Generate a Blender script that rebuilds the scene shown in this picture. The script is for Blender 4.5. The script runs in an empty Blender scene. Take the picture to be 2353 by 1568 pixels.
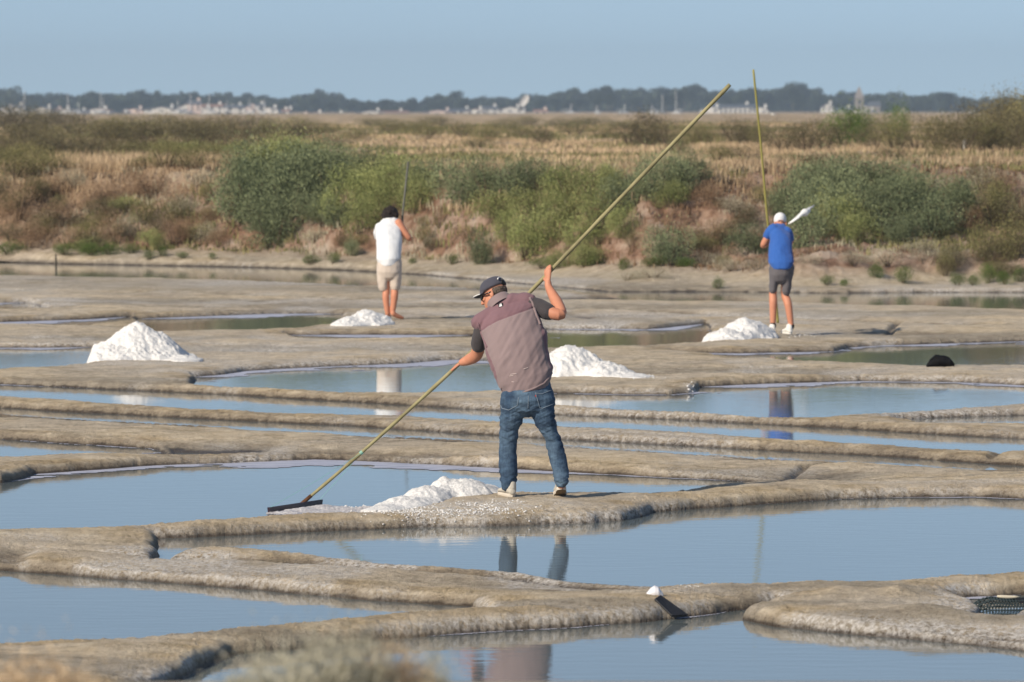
import bpy, bmesh, math, random
import numpy as np
from mathutils import Vector, Matrix, noise as mnoise
from mathutils.bvhtree import BVHTree

random.seed(7); RNG = np.random.default_rng(7)
SC = bpy.context.scene
COL = SC.collection

# ---------------------------------------------------------------- camera, sky, sun, exposure
CAM_H = 3.15                       # lens height above the water, metres
F = 13071.9; CX = 1176.5; Y0 = 244.7   # the photograph's geometry: focal length and horizon of a 2353 px wide picture
cam_d = bpy.data.cameras.new('camera'); cam = bpy.data.objects.new('camera', cam_d); COL.objects.link(cam)
cam.location = (0, 0, CAM_H); cam.rotation_euler = (math.pi/2, 0, 0)
cam_d.sensor_width = 36.0; cam_d.lens = 200.0
cam_d.shift_y = -(784.0 - Y0)/2353.0
cam_d.clip_start = 0.5; cam_d.clip_end = 12000
cam_d.dof.use_dof = True; cam_d.dof.focus_distance = 44.2; cam_d.dof.aperture_fstop = 6.3
SC.camera = cam

SUN = Vector((-0.60, -0.60, 0.53)).normalized()
world = bpy.data.worlds.new('World'); SC.world = world; world.use_nodes = True
wn = world.node_tree.nodes; wl = world.node_tree.links
bg = wn['Background']
sky = wn.new('ShaderNodeTexSky'); sky.sky_type = 'NISHITA'; sky.sun_disc = False
sky.sun_elevation = math.asin(SUN.z); sky.sun_rotation = math.atan2(SUN.x, SUN.y)
sky.air_density = 1.0; sky.dust_density = 0.3; sky.ozone_density = 4.0; sky.altitude = 0
tcw = wn.new('ShaderNodeTexCoord'); lift = wn.new('ShaderNodeVectorMath'); lift.operation = 'ADD'
lift.inputs[1].default_value = (0, 0, 0.16)         # even, haze-free sky down to the horizon
wl.new(tcw.outputs['Generated'], lift.inputs[0]); wl.new(lift.outputs[0], sky.inputs[0])
tint = wn.new('ShaderNodeMix'); tint.data_type = 'RGBA'; tint.blend_type = 'MULTIPLY'
tint.inputs[0].default_value = 1.0; tint.inputs[7].default_value = (1.52, 1.26, 1.03, 1)
wl.new(sky.outputs[0], tint.inputs[6]); wl.new(tint.outputs[2], bg.inputs[0])
bg.inputs[1].default_value = 0.121
sun_d = bpy.data.lights.new('sun', 'SUN'); sun_d.energy = 5.0; sun_d.angle = math.radians(0.53); sun_d.color = (1.0, 0.885, 0.715)
sun_o = bpy.data.objects.new('sun', sun_d); COL.objects.link(sun_o)
sun_o.rotation_euler = (-SUN).to_track_quat('-Z', 'Y').to_euler(); sun_o.location = (-40, -20, 40)
SC.view_settings.view_transform = 'Standard'; SC.view_settings.look = 'None'
SC.view_settings.exposure = 0.0; SC.view_settings.gamma = 1.0; SC.view_settings.use_curve_mapping = False
SC.render.engine = 'CYCLES'
SC.cycles.use_denoising = True
SC.cycles.max_bounces = 6; SC.cycles.volume_bounces = 0; SC.cycles.transparent_max_bounces = 8
SC.cycles.sample_clamp_indirect = 4.0

# ---------------------------------------------------------------- numpy noise
def _hash(ix, iy, iz, s):
    with np.errstate(over='ignore'):
        h = ix.astype(np.int64)*374761393 + iy.astype(np.int64)*668265263 + iz.astype(np.int64)*2147483647 + s*1274126177
        h = (h ^ (h >> 13)) * 1274126177
        h = h ^ (h >> 16)
    return (h & 0xffffff).astype(np.float64)/0xffffff
def vnoise(x, y, z=None, s=0):
    x = np.asarray(x, float); y = np.asarray(y, float)
    x0 = np.floor(x); y0 = np.floor(y); fx = x-x0; fy = y-y0
    fx = fx*fx*(3-2*fx); fy = fy*fy*(3-2*fy)
    ix = x0.astype(np.int64); iy = y0.astype(np.int64)
    if z is None:
        o = np.zeros_like(ix)
        a = _hash(ix, iy, o, s); b = _hash(ix+1, iy, o, s); c = _hash(ix, iy+1, o, s); d = _hash(ix+1, iy+1, o, s)
        return (a+(b-a)*fx)*(1-fy) + (c+(d-c)*fx)*fy
    z0 = np.floor(z); fz = z-z0; fz = fz*fz*(3-2*fz); iz = z0.astype(np.int64)
    r = []
    for k in (0, 1):
        a = _hash(ix, iy, iz+k, s); b = _hash(ix+1, iy, iz+k, s); c = _hash(ix, iy+1, iz+k, s); d = _hash(ix+1, iy+1, iz+k, s)
        r.append((a+(b-a)*fx)*(1-fy) + (c+(d-c)*fx)*fy)
    return r[0]*(1-fz)+r[1]*fz
def fbm(x, y, z=None, o=4, s=0, g=0.5):
    t = 0; a = 1; n = 0; f = 1.0
    for k in range(o):
        ca, sa = math.cos(0.7+1.3*k), math.sin(0.7+1.3*k)
        t = t + a*vnoise((x*ca-y*sa)*f+3.7*k, (x*sa+y*ca)*f+1.9*k, None if z is None else z*f, s+k*17); n += a; a *= g; f *= 2.03
    return t/n                                    # 0..1
def sstep(a, b, x):
    t = np.clip((x-a)/(b-a), 0, 1); return t*t*(3-2*t)

# ---------------------------------------------------------------- photograph geometry -> the place
def G(x, y, z=0.0, dd=0.0):        # ground point (X, distance) seen at x, y if it lies at height z
    D = F*(CAM_H-z)/(y-Y0) + dd
    return ((x-CX)*D/F, D)
def AT(x, y, D):                   # point at distance D
    return Vector(((x-CX)*D/F, D, CAM_H-(y-Y0)*D/F))

# ---------------------------------------------------------------- object helpers
def tag(o, label=None, cat=None, group=None, kind=None):
    if label: o['label'] = label
    if cat: o['category'] = cat
    if group: o['group'] = group
    if kind: o['kind'] = kind
    return o
def link(name, me, parent=None):
    o = bpy.data.objects.new(name, me); COL.objects.link(o)
    if parent is not None: o.parent = parent
    return o
def empty(name, loc=(0, 0, 0)):
    o = bpy.data.objects.new(name, None); COL.objects.link(o); o.location = loc; o.empty_display_size = 0.2
    return o
def child_at(o, parent):           # keep world-space vertices while parented to an empty at some place
    o.parent = parent; o.matrix_parent_inverse = Matrix.Translation(parent.location).inverted()
    return o
def np_mesh(name, verts, faces, mat=None, smooth=True, uv=None):
    verts = np.asarray(verts, np.float32); faces = np.asarray(faces, np.int32)
    me = bpy.data.meshes.new(name)
    me.vertices.add(len(verts)); me.vertices.foreach_set('co', verts.ravel())
    k = faces.shape[1]
    me.loops.add(faces.size); me.loops.foreach_set('vertex_index', faces.ravel())
    me.polygons.add(len(faces)); me.polygons.foreach_set('loop_start', np.arange(0, faces.size, k, dtype=np.int32))
    me.polygons.foreach_set('loop_total', np.full(len(faces), k, np.int32))
    me.polygons.foreach_set('use_smooth', np.full(len(faces), smooth))
    me.update(calc_edges=True)
    if mat: me.materials.append(mat)
    return me
def fattr(me, name, vals):
    a = me.attributes.new(name, 'FLOAT', 'POINT'); a.data.foreach_set('value', np.asarray(vals, np.float32))

# ---------------------------------------------------------------- materials
class NT:
    def __init__(s, name):
        s.m = bpy.data.materials.new(name); s.m.use_nodes = True
        s.n = s.m.node_tree.nodes; s.l = s.m.node_tree.links; s.b = s.n['Principled BSDF']
        s.b.inputs['Specular IOR Level'].default_value = 0.25
    def pos(s): return s.n.new('ShaderNodeNewGeometry').outputs['Position']
    def obj(s): return s.n.new('ShaderNodeTexCoord').outputs['Object']
    def attr(s, a):
        n = s.n.new('ShaderNodeAttribute'); n.attribute_name = a; return n.outputs['Fac']
    def noise(s, sc, vec=None, det=4, rough=0.55, stretch=None, out='Fac'):
        n = s.n.new('ShaderNodeTexNoise'); n.inputs['Scale'].default_value = sc; n.inputs['Detail'].default_value = det
        n.inputs['Roughness'].default_value = rough
        v = vec if vec is not None else s.pos()
        if stretch:
            mp = s.n.new('ShaderNodeMapping'); mp.inputs['Scale'].default_value = stretch
            s.l.new(v, mp.inputs[0]); v = mp.outputs[0]
        s.l.new(v, n.inputs['Vector']); return n.outputs[out]
    def ramp(s, fac, stops, interp='LINEAR'):
        r = s.n.new('ShaderNodeValToRGB'); r.color_ramp.interpolation = interp; e = r.color_ramp.elements
        while len(e) < len(stops): e.new(0.5)
        for i, (p, c) in enumerate(stops):
            e[i].position = p; e[i].color = (*c, 1) if len(c) == 3 else c
        s.l.new(fac, r.inputs[0]); return r.outputs[0]
    def math(s, op, a, b=None, clamp=False):
        n = s.n.new('ShaderNodeMath'); n.operation = op; n.use_clamp = clamp
        for i, v in enumerate((a, b)):
            if v is None: continue
            if isinstance(v, (int, float)): n.inputs[i].default_value = v
            else: s.l.new(v, n.inputs[i])
        return n.outputs[0]
    def mix(s, f, a, b, mode='MIX'):
        n = s.n.new('ShaderNodeMix'); n.data_type = 'RGBA'; n.blend_type = mode
        for k, v in ((0, f), (6, a), (7, b)):
            if isinstance(v, (int, float)): n.inputs[k].default_value = v
            elif isinstance(v, tuple): n.inputs[k].default_value = (*v, 1) if len(v) == 3 else v
            else: s.l.new(v, n.inputs[k])
        return n.outputs[2]
    def color(s, c):
        if isinstance(c, tuple): s.b.inputs['Base Color'].default_value = (*c, 1)
        else: s.l.new(c, s.b.inputs['Base Color'])
        return s
    def rough(s, r):
        if isinstance(r, (int, float)): s.b.inputs['Roughness'].default_value = r
        else: s.l.new(r, s.b.inputs['Roughness'])
        return s
    def bump(s, h, dist=0.01, st=1.0):
        n = s.n.new('ShaderNodeBump'); n.inputs['Distance'].default_value = dist; n.inputs['Strength'].default_value = st
        s.l.new(h, n.inputs['Height']); s.l.new(n.outputs[0], s.b.inputs['Normal']); return s
def simple(name, c, rough=0.8, var=0.0, sc=8.0, bump=0.0, spec=0.25):
    t = NT(name)
    if var:
        f = t.noise(sc, t.obj())
        t.color(t.mix(f, tuple(v*(1-var) for v in c), tuple(min(1, v*(1+var)) for v in c)))
    else: t.color(c)
    t.rough(rough); t.b.inputs['Specular IOR Level'].default_value = spec
    if bump: t.bump(t.noise(sc*3, t.obj()), bump)
    return t.m
# ---------------------------------------------------------------- the salt pans: water outlines read off the photograph
# each pond: far shore (waterline of the far bank, left to right), near shore (top of the near bank, right to left)
PONDS = [
 # bottom pond
 dict(far=[(484,1520),(520,1505),(700,1492),(900,1470),(1130,1453),(1300,1443),(1500,1427),(1640,1412),(1790,1394),(1800,1399),(1712,1424),(1800,1441),(1900,1452),(2060,1469),(2200,1480),(2353,1496),(3000,1512)],
      near=[(3000,1720),(1200,1720),(330,1690),(300,1600),(440,1556)], hn=0.0),
 # left pond
 dict(far=[(-650,1292),(0,1310),(300,1334),(600,1356),(850,1381),(1075,1393)], near=[(1150,1393),(1000,1399),(750,1419),(500,1441),(300,1461),(0,1471),(-650,1480)]),
 # main middle pond
 dict(far=[(352,1238),(450,1235),(650,1225),(850,1217),(1000,1211),(1176,1209),(1326,1203),(1426,1197),(1480,1187),(1497,1178),(1576,1172),(1726,1162),(1926,1148),(2076,1143),(2226,1143),(2353,1148),(3000,1152)],
      near=[(3000,1290),(2353,1304),(2226,1312),(2026,1326),(1776,1336),(1576,1334),(1376,1319),(1176,1298),(850,1274),(650,1259),(500,1246),(440,1247),(385,1272),(362,1262)]),
 # pond with the rake
 dict(far=[(-650,1128),(0,1110),(40,1104),(80,1091),(160,1086),(320,1073),(520,1065),(720,1057),(941,1065),(1190,1079),(1376,1090),(1576,1101),(1766,1112)],
      near=[(1526,1131),(1416,1138),(1276,1134),(1176,1134),(1100,1136),(900,1150),(825,1171),(700,1181),(600,1186),(400,1199),(200,1211),(0,1215),(-650,1222)], hn=0.09),
 # long channel
 dict(far=[(-650,872),(0,884),(200,893),(400,902),(600,912),(941,932),(1318,955),(1538,964),(1758,975),(1978,988),(2198,1001),(2353,1009),(3000,1020)],
      near=[(3000,1048),(2353,1035),(2198,1029),(1978,1018),(1758,1004),(1538,987),(1318,978),(941,953),(720,949),(480,939),(240,923),(0,907),(-650,893)], hn=0.08),
 # thin lower channel
 dict(far=[(-650,924),(0,938),(400,960),(800,979),(941,988),(1318,1012),(1670,1030),(1978,1046),(2240,1064),(2353,1071),(3000,1082)],
      near=[(3000,1094),(2353,1081),(2110,1070),(1890,1057),(1582,1039),(1318,1023),(941,1000),(640,986),(400,970),(0,948),(-650,934)], hn=0.06),
 # shallow left pond
 dict(far=[(-650,998),(0,1010),(160,1020),(360,1032)], near=[(385,1035),(360,1039),(200,1045),(0,1053),(-650,1060)], hn=0.06),
 # shallow right pond
 dict(far=[(2020,968),(2066,964),(2200,958),(2353,955),(3000,952)], near=[(3000,975),(2353,978),(2150,976)], hn=0.05),
 # right pond, with the blue man's reflection
 dict(far=[(1235,905),(1318,905),(1450,908),(1538,908),(1595,902),(1604,890),(1758,883),(1978,877),(2198,879),(2353,886),(3000,893)],
      near=[(3000,912),(2353,921),(2286,927),(2154,936),(1978,945),(1876,954),(1758,952),(1538,941),(1318,929),(1240,922)], hn=0.09),
 # centre left pond, with the white-shirted man's reflection
 dict(far=[(440,867),(520,861),(566,853),(620,850),(760,843),(941,836),(1020,829),(1100,826),(1160,836)],
      near=[(1160,890),(1130,894),(1040,898),(941,899),(800,897),(640,889),(520,886),(440,880)], hn=0.09),
 dict(far=[(-650,796),(0,800),(120,800),(224,798)], near=[(205,826),(192,831),(140,837),(0,843),(-650,850)], hn=0.09),
 dict(far=[(312,733),(460,728),(620,722),(790,722)], near=[(790,741),(700,751),(560,758),(360,761),(320,748)], hn=0.07),
 dict(far=[(-650,744),(0,741),(200,735),(300,728)], near=[(305,734),(200,750),(0,748),(-650,750)], hn=0.05),
 dict(far=[(-650,698),(0,697),(60,696)], near=[(130,708),(0,712),(-650,714)], hn=0.05),
 dict(far=[(655,771),(800,770),(1090,771)], near=[(1090,780),(800,782),(690,781)], hn=0.05),
 dict(far=[(1250,757),(1318,757),(1494,757),(1620,745)], near=[(1640,752),(1608,787),(1494,791),(1318,795),(1250,796)], hn=0.07),
 dict(far=[(1540,811),(1692,813),(1912,808),(1960,799),(2022,795),(2353,785),(3000,782)], near=[(3000,838),(2353,837),(2110,837),(1912,828),(1714,820)], hn=0.08),
 dict(far=[(2178,1378),(2240,1372),(2353,1367),(3000,1360)], near=[(3000,1432),(2380,1412),(2330,1420),(2300,1438),(2262,1437),(2224,1430),(2240,1416),(2240,1404),(2190,1386)], hn=0.0),
 # long pond at the foot of the bank
 dict(far=[(-650,592),(0,601),(170,607),(510,613),(800,621),(1000,634),(1200,652),(1400,671),(1687,671),(1890,674),(2154,672),(3000,674)],
      near=[(3000,724),(2353,714),(2022,705),(1700,691),(1494,689),(1229,664),(800,652),(408,643),(0,635),(-650,632)], hn=0.05),
]
for p in PONDS:
    hn = p.get('hn', 0.11)
    poly = [G(x, y, 0.0) for x, y in p['far']] + [G(x, y, hn, 0.10 if hn > 0 else 0) for x, y in p['near']]
    # resample, so that the shore can wander a little
    pts = []
    for i in range(len(poly)):
        a = np.array(poly[i]); b = np.array(poly[(i+1) % len(poly)]); n = max(1, int(np.hypot(*(b-a))/0.6))
        for k in range(n): pts.append(a+(b-a)*k/n)
    p['poly'] = np.array(pts)

def seg_dist(px, py, A, B):
    best = np.full(px.shape, 1e9)
    for (ax, ay), (bx, by) in zip(A, B):
        dx, dy = bx-ax, by-ay; L = dx*dx+dy*dy+1e-12
        t = np.clip(((px-ax)*dx+(py-ay)*dy)/L, 0, 1)
        d = (px-ax-t*dx)**2+(py-ay-t*dy)**2
        np.minimum(best, d, out=best)
    return np.sqrt(best)
def inside(px, py, P):
    r = np.zeros(px.shape, bool); n = len(P)
    for i in range(n):
        x1, y1 = P[i]; x2, y2 = P[(i+1) % n]
        if y1 == y2: continue
        c = ((y1 > py) != (y2 > py)) & (px < (x2-x1)*(py-y1)/(y2-y1)+x1)
        r ^= c
    return r
def pond_sd(X, Y):                    # signed distance to the water's edge, negative in the water
    shp = X.shape; x = X.ravel(); y = Y.ravel()
    # wandering shores
    wx = x + (vnoise(x*1.3, y*1.3, s=3)-.5)*0.10 + (fbm(x*4, y*4, s=4, o=3)-.5)*0.07
    wy = y + (vnoise(x*1.3, y*1.3, s=5)-.5)*0.10 + (fbm(x*4, y*4, s=6, o=3)-.5)*0.07
    sd = np.full(x.shape, 3.0)
    for p in PONDS:
        P = p['poly']; m = 1.6
        k = (wx > P[:, 0].min()-m) & (wx < P[:, 0].max()+m) & (wy > P[:, 1].min()-m) & (wy < P[:, 1].max()+m)
        idx = np.nonzero(k)[0]
        if not len(idx): continue
        a = wx[idx]; b = wy[idx]
        # coarse binning by segment proximity keeps this cheap
        d = seg_dist(a, b, P, np.roll(P, -1, 0)); ins = inside(a, b, P)
        d = np.where(ins, -d, d)
        sd[idx] = np.minimum(sd[idx], d)
    return sd.reshape(shp)

# shallow grooves: (points in the photograph, half-width, depth)
GROOVES = [
 ([(0,944),(400,966),(800,985),(1318,1019),(1890,1053),(2353,1077)], 0.32, 0.055), ([(380,1032),(520,1026),(600,1018)], 0.3, 0.05), ([(1500,905),(1590,893),(1640,886)], 0.15, 0.04),
 ([(2063,738),(2052,748),(2040,766)], 0.05, 0.06),
 ([(1896,1061),(1850,1066),(1815,1083),(1775,1110)], 0.045, 0.05),
 ([(2300,1030),(2258,1050),(2240,1064)], 0.06, 0.05),
 ([(0,662),(400,669),(860,684),(1060,690)], 0.20, 0.07),
 ([(1318,703),(1758,722),(2066,737),(2353,744)], 0.22, 0.08),
 ([(395,1270),(640,1276),(900,1294),(1200,1313),(1450,1338)], 0.20, 0.085), ([(380,1296),(640,1304),(900,1322),(1200,1339),(1450,1356)], 0.55, 0.035),
 ([(0,1268),(60,1258),(350,1270)], 0.14, 0.06), ([(-60,1300),(0,1290),(40,1268)], 0.14, 0.06),
 ([(0,920),(300,938),(800,962)], 0.07, 0.03),
 ([(900,940),(1400,985),(2353,1048)], 0.05, 0.025), ([(430,1020),(700,1030),(1000,1040)], 0.3, 0.04),([(1000,868),(1200,880),(1600,935)],.08,.03),
 ([(0,770),(300,775),(560,790)], 0.18, 0.04), ([(640,790),(900,795),(1100,792)], 0.18, 0.04), ([(1560,840),(1800,838),(2353,850)], 0.16, 0.04), ([(1560,780),(1250,700),(900,700)], 0.2, 0.03), ([(0,715),(160,722),(400,712),(800,704)], 0.2, 0.04),
]
# hollows and mounds: x, y, radius x, radius y (m), height
LUMPS = [
 (100,604,3.,1.,-.065),(400,610,3.,1.,-.065),(700,617,2.5,1.,-.065),(900,647,3.,1.2,-.055),(1150,657,2.5,1.2,-.055),(1350,678,2.5,1.,-.065),(1600,680,2.5,1.,-.065),(1900,672,3.,.8,-.06),(2200,673,3.,.8,-.06),
 (2060,1368,0.10,0.13,0.05),(1930,1362,0.20,0.22,0.03),(2140,1402,0.24,0.35,0.05),(2330,1452,0.9,0.40,-0.06),(2310,1390,0.65,0.55,-0.075),(1880,1432,1.0,0.40,-0.045),(2100,1440,0.9,0.40,-0.04),(700,870,.8,.5,.02),(1200,1050,1.5,.4,.03),(1500,720,2.5,1.0,-.04),(700,700,2.5,1.0,-.04),(250,770,1.2,.8,-.03),(1450,850,1.2,.6,-.03),(1700,850,1.5,.5,-.04),(2100,760,1.5,.8,-.04),(450,690,2.5,1.0,-.03),(1150,790,1.5,.6,-.03),(600,800,1.2,.6,-.03),
 (440,1022,0.55,0.8,-0.06),(1700,1088,0.55,0.8,-0.05),(1900,1082,0.5,0.7,-0.06),(810,802,0.25,0.5,0.04),
 (840,1095,0.6,0.6,0.02),(60,1085,0.3,0.4,0.05),(1600,880,0.15,0.2,0.05),
]
def bank(X, Y):
    # the bank behind the pans: foot line and height
    xs = np.array([-20, -10.4, -5, -2.3, 0.3, 2.5, 4.8, 8.5, 20]); df = np.array([117, 116.3, 112.8, 109.4, 105.6, 101.6, 102.5, 103, 103])
    foot = np.interp(X, xs, df) + (fbm(X*0.35, Y*0.05, s=40)-.5)*1.6
    W = 3.4
    t = np.clip((Y-foot)/W, 0, 1)
    z = 1.50*(t**0.85) + 0.20*sstep(-2.6, 0.2, Y-foot)
    z = z + sstep(0, 1.5, Y-foot)*(fbm(X*0.9, Y*0.9, s=41)-.5)*0.5*(1-0.5*sstep(4, 8, Y-foot))
    # lower grey terrace in front of it, right of the picture
    tr = sstep(3.0, 6.0, X)*sstep(0, 2.2, Y-(97.5+0.6*np.sin(X)))*0.5
    z = z*1.0 + tr*(1-0.75*t)
    far = sstep(118, 135, Y)
    z = z - 1.15*sstep(1050, 1400, Y)
    z = z - 0.12*far*sstep(140, 160, Y) + far*(fbm(X*0.06, Y*0.03, s=44)-.5)*0.5*(1-sstep(500, 1200, Y))
    return z
def terrain(X, Y, detail=True, want=False):
    near = Y < 121
    sd = np.full(X.shape, 3.0)
    if near.any(): sd[near] = pond_sd(X[near], Y[near])
    hb = np.interp(Y, [30, 47, 51, 120], [0.112, 0.112, 0.085, 0.08])*(1+0.4*(fbm(X*0.5, Y*0.5, s=11)-.5))
    rim = np.interp(Y, [30, 47, 52, 120], [0.24, 0.24, 0.20, 0.2])
    t = np.clip(sd/(rim*0.46), 0, 1); t2 = np.clip(sd/(rim*2.6), 0, 1)
    z = hb*(0.76*np.sqrt(np.clip(1-(1-t)**2, 0, 1)) + 0.24*t2*(2-t2))
    z = np.where(sd < 0, -0.09*np.clip(-sd/0.35, 0, 1)-0.004, z)
    up = np.clip(sd/0.1, 0, 1)
    for pts, w, dep in GROOVES:
        P = np.array([G(x, y, 0.09) for x, y in pts])
        k = near & (X > P[:, 0].min()-1) & (X < P[:, 0].max()+1) & (Y > P[:, 1].min()-1) & (Y < P[:, 1].max()+1)
        if k.any():
            d = seg_dist(X[k], Y[k], P[:-1], P[1:])
            z[k] -= dep*np.exp(-(d/w)**2)*up[k]
    for x, y, rx, ry, h in LUMPS:
        cx, cy = G(x, y, 0.1)
        z += h*np.exp(-(((X-cx)/rx)**2+((Y-cy)/ry)**2))*up
    if detail:
        a = fbm(X*2.2, Y*2.2, s=21, o=3)-.5
        b = fbm(X*19, Y*14, s=22, o=3)-.5
        c = 1-np.abs(2*fbm(X*40, Y*25, s=23, o=2)-1)
        sh = np.clip(1-np.abs(sd/rim-0.55)/0.5, 0, 1)
        z += up*(a*0.035 + (fbm(X*0.8, Y*0.6, s=24, o=3)-.5)*0.05*t2 + b*(0.014+0.008*sh) - (1-c)*(0.006+0.016*sh))
    # foreground slope the camera stands on
    z = np.where(Y < 24, np.maximum(z, 1.62*sstep(22.0, 15.0, Y)), z)
    bz = bank(X, Y)
    z = z + bz
    if detail:
        z += sstep(0.05, 0.3, bz)*((fbm(X*2.5, Y*2.5, s=51)-.5)*0.30 + (fbm(X*9, Y*9, s=52)-.5)*0.08)*(Y < 135)
    if want: return z, sd, bz
    return z
def ray(x, y, d0=24.0, d1=900.0):          # where the line of sight through x, y meets the ground
    D = np.concatenate([np.arange(d0, 135, 0.05), np.geomspace(135, d1, 500)])
    X = (x-CX)*D/F; Z = CAM_H-(y-Y0)*D/F
    T = terrain(X, D, detail=False)
    hit = np.nonzero(Z <= T)[0]
    i = hit[0] if len(hit) else len(D)-1
    return Vector((X[i], D[i], T[i]))
def ground_z(X, Y):
    return float(terrain(np.array([float(X)]), np.array([float(Y)]))[0])

# rows by distance, columns fanning out
rows = [6, 10, 12, 14, 15, 16, 17, 18, 19, 20, 21, 22, 23, 24, 25, 26, 27]
rows += list(np.arange(27.5, 50, 0.035)) + list(np.arange(50, 84, 0.075)) + list(np.arange(84, 121, 0.12)) + list(np.geomspace(121, 7000, 150))
rows = np.array(sorted(rows)); NC = 780
cols = np.concatenate([np.linspace(-0.16, -0.098, 60)[:-1], np.linspace(-0.098, 0.098, NC-118), np.linspace(0.098, 0.16, 60)[1:]])   # finest where the picture looks
YY, CC = np.meshgrid(rows, cols, indexing='ij')
XX = CC*np.maximum(YY, 22)
ZZ, SDD, BZ = terrain(XX, YY, want=True)
V = np.stack([XX, YY, ZZ], -1).reshape(-1, 3)
i = np.arange(len(rows)-1)[:, None]*NC + np.arange(NC-1)[None, :]
Q = np.stack([i, i+1, i+1+NC, i+NC], -1).reshape(-1, 4)

deep = SDD.ravel() < -0.33                      # the bed of the ponds is out of sight under the murky water
Q = Q[~(deep[Q].all(1))]
used = np.zeros(len(V), bool); used[Q.ravel()] = True
remap = np.cumsum(used)-1; V = V[used]; Q = remap[Q]
t = NT('mud_and_dry_ground')
big = t.noise(0.55, det=5); mid = t.noise(5.5, det=5, rough=0.65); fine = t.noise(34, det=6, rough=0.8)
sd_a = t.attr('shore'); bz_a = t.attr('bank'); salt_a = t.attr('salt'); h_a = t.attr('height')
dry = t.ramp(mid, [(0.30, (0.46, 0.36, 0.225)), (0.50, (0.64, 0.52, 0.36)), (0.68, (0.76, 0.65, 0.49))])
grey = t.ramp(mid, [(0.3, (0.42, 0.345, 0.255)), (0.7, (0.70, 0.60, 0.465))])
c = t.mix(t.ramp(big, [(0.40, (0, 0, 0)), (0.60, (1, 1, 1))]), dry, grey)
# golden-brown algae along the lips of the banks
lip = t.math('MULTIPLY', t.ramp(sd_a, [(0.03, (0, 0, 0)), (0.10, (1, 1, 1)), (0.26, (1, 1, 1)), (0.42, (0, 0, 0))]), t.ramp(t.noise(1.7, det=4), [(0.38, (0, 0, 0)), (0.58, (1, 1, 1))]))
c = t.mix(t.math('MULTIPLY', lip, 0.65), c, t.ramp(mid, [(0.35, (0.34, 0.245, 0.125)), (0.65, (0.58, 0.44, 0.26))]))
# steep sides are greyer, the water's edge wet and dark
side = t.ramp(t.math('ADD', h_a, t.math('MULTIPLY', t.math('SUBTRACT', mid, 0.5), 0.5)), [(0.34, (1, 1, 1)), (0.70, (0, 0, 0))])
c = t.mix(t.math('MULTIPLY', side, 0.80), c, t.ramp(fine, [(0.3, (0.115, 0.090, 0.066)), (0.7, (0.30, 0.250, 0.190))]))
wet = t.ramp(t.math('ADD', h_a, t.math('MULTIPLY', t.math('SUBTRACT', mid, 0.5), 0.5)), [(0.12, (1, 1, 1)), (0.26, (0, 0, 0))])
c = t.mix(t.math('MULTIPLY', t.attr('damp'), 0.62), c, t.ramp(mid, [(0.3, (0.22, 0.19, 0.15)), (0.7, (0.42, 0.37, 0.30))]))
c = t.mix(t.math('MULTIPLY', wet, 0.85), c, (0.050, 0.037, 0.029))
speck = t.ramp(fine, [(0.33, (0.50, 0.47, 0.43)), (0.45, (1, 1, 1)), (0.7, (1.10, 1.10, 1.10))])
c = t.mix(0.8, c, speck, 'MULTIPLY')
sm = t.math('MULTIPLY', salt_a, t.ramp(t.noise(26, det=6, rough=0.75), [(0.40, (0, 0, 0)), (0.58, (1, 1, 1))]), True)
c = t.mix(sm, c, t.ramp(fine, [(0.3, (0.56, 0.51, 0.46)), (0.6, (0.80, 0.77, 0.74))]))
# the bank: pinkish dry soil and thatch
bk = t.noise(1.6, det=6, rough=0.65)
bankc = t.ramp(bk, [(0.30, (0.09, 0.05, 0.03)), (0.44, (0.25, 0.15, 0.10)), (0.56, (0.38, 0.27, 0.205)), (0.72, (0.52, 0.43, 0.35))])
bankc = t.mix(0.7, bankc, speck, 'MULTIPLY')
farc = t.ramp(t.noise(0.35, det=6, rough=0.6, stretch=(1, 0.25, 1)), [(0.35, (0.24, 0.18, 0.10)), (0.5, (0.42, 0.31, 0.19)), (0.66, (0.56, 0.42, 0.28))])
fa = t.attr('plain')
bankc = t.mix(fa, bankc, farc)
c = t.mix(t.ramp(bz_a, [(0.10, (0, 0, 0)), (0.32, (1, 1, 1))]), c, bankc)
t.color(c)
t.rough(t.ramp(wet, [(0.0, (0.9, 0.9, 0.9)), (1.0, (0.45, 0.45, 0.45))]))
t.bump(t.math('ADD', fine, t.math('MULTIPLY', mid, 1.5)), 0.032, 1.0)
MUD = t.m

WETS = [(250,874,2.6,.7),(520,801,2.2,1.2),(700,880,2.5,.5),(1560,850,2.2,.8),(850,800,2.0,1.0),(300,690,3.0,1.2),(1300,735,2.5,1.5),(2100,770,2.5,1.2),(450,1028,1.1,.8),(1720,1090,.9,.8),(1900,1090,.6,.6),(1100,800,1.5,.8),(900,700,3.0,1.0),
        (1900,1360,.8,.3),(2000,1425,1.3,.35),(600,1460,1.5,.25),(1300,1395,1.8,.2),(200,775,2.0,.8),(2000,720,3.0,1.4),(1500,705,3.0,1.2),(300,655,4.0,1.6),(900,665,4.0,1.6),(150,1540,1.5,.5),(800,1400,2.,.15),(1700,620,3.0,1.5),(2200,640,3.0,2.0)]
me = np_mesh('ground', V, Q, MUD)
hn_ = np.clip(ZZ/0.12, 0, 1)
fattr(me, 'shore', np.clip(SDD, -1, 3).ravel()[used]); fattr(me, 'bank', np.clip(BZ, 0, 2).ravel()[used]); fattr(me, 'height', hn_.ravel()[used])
fattr(me, 'plain', sstep(114, 121, YY).ravel()[used])
wp = np.zeros(XX.shape)
for x, y, rx, ry in WETS:
    cx, cy = G(x, y, 0.08); wp = np.maximum(wp, np.exp(-(((XX-cx)/rx)**2+((YY-cy)/ry)**2)))
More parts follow.
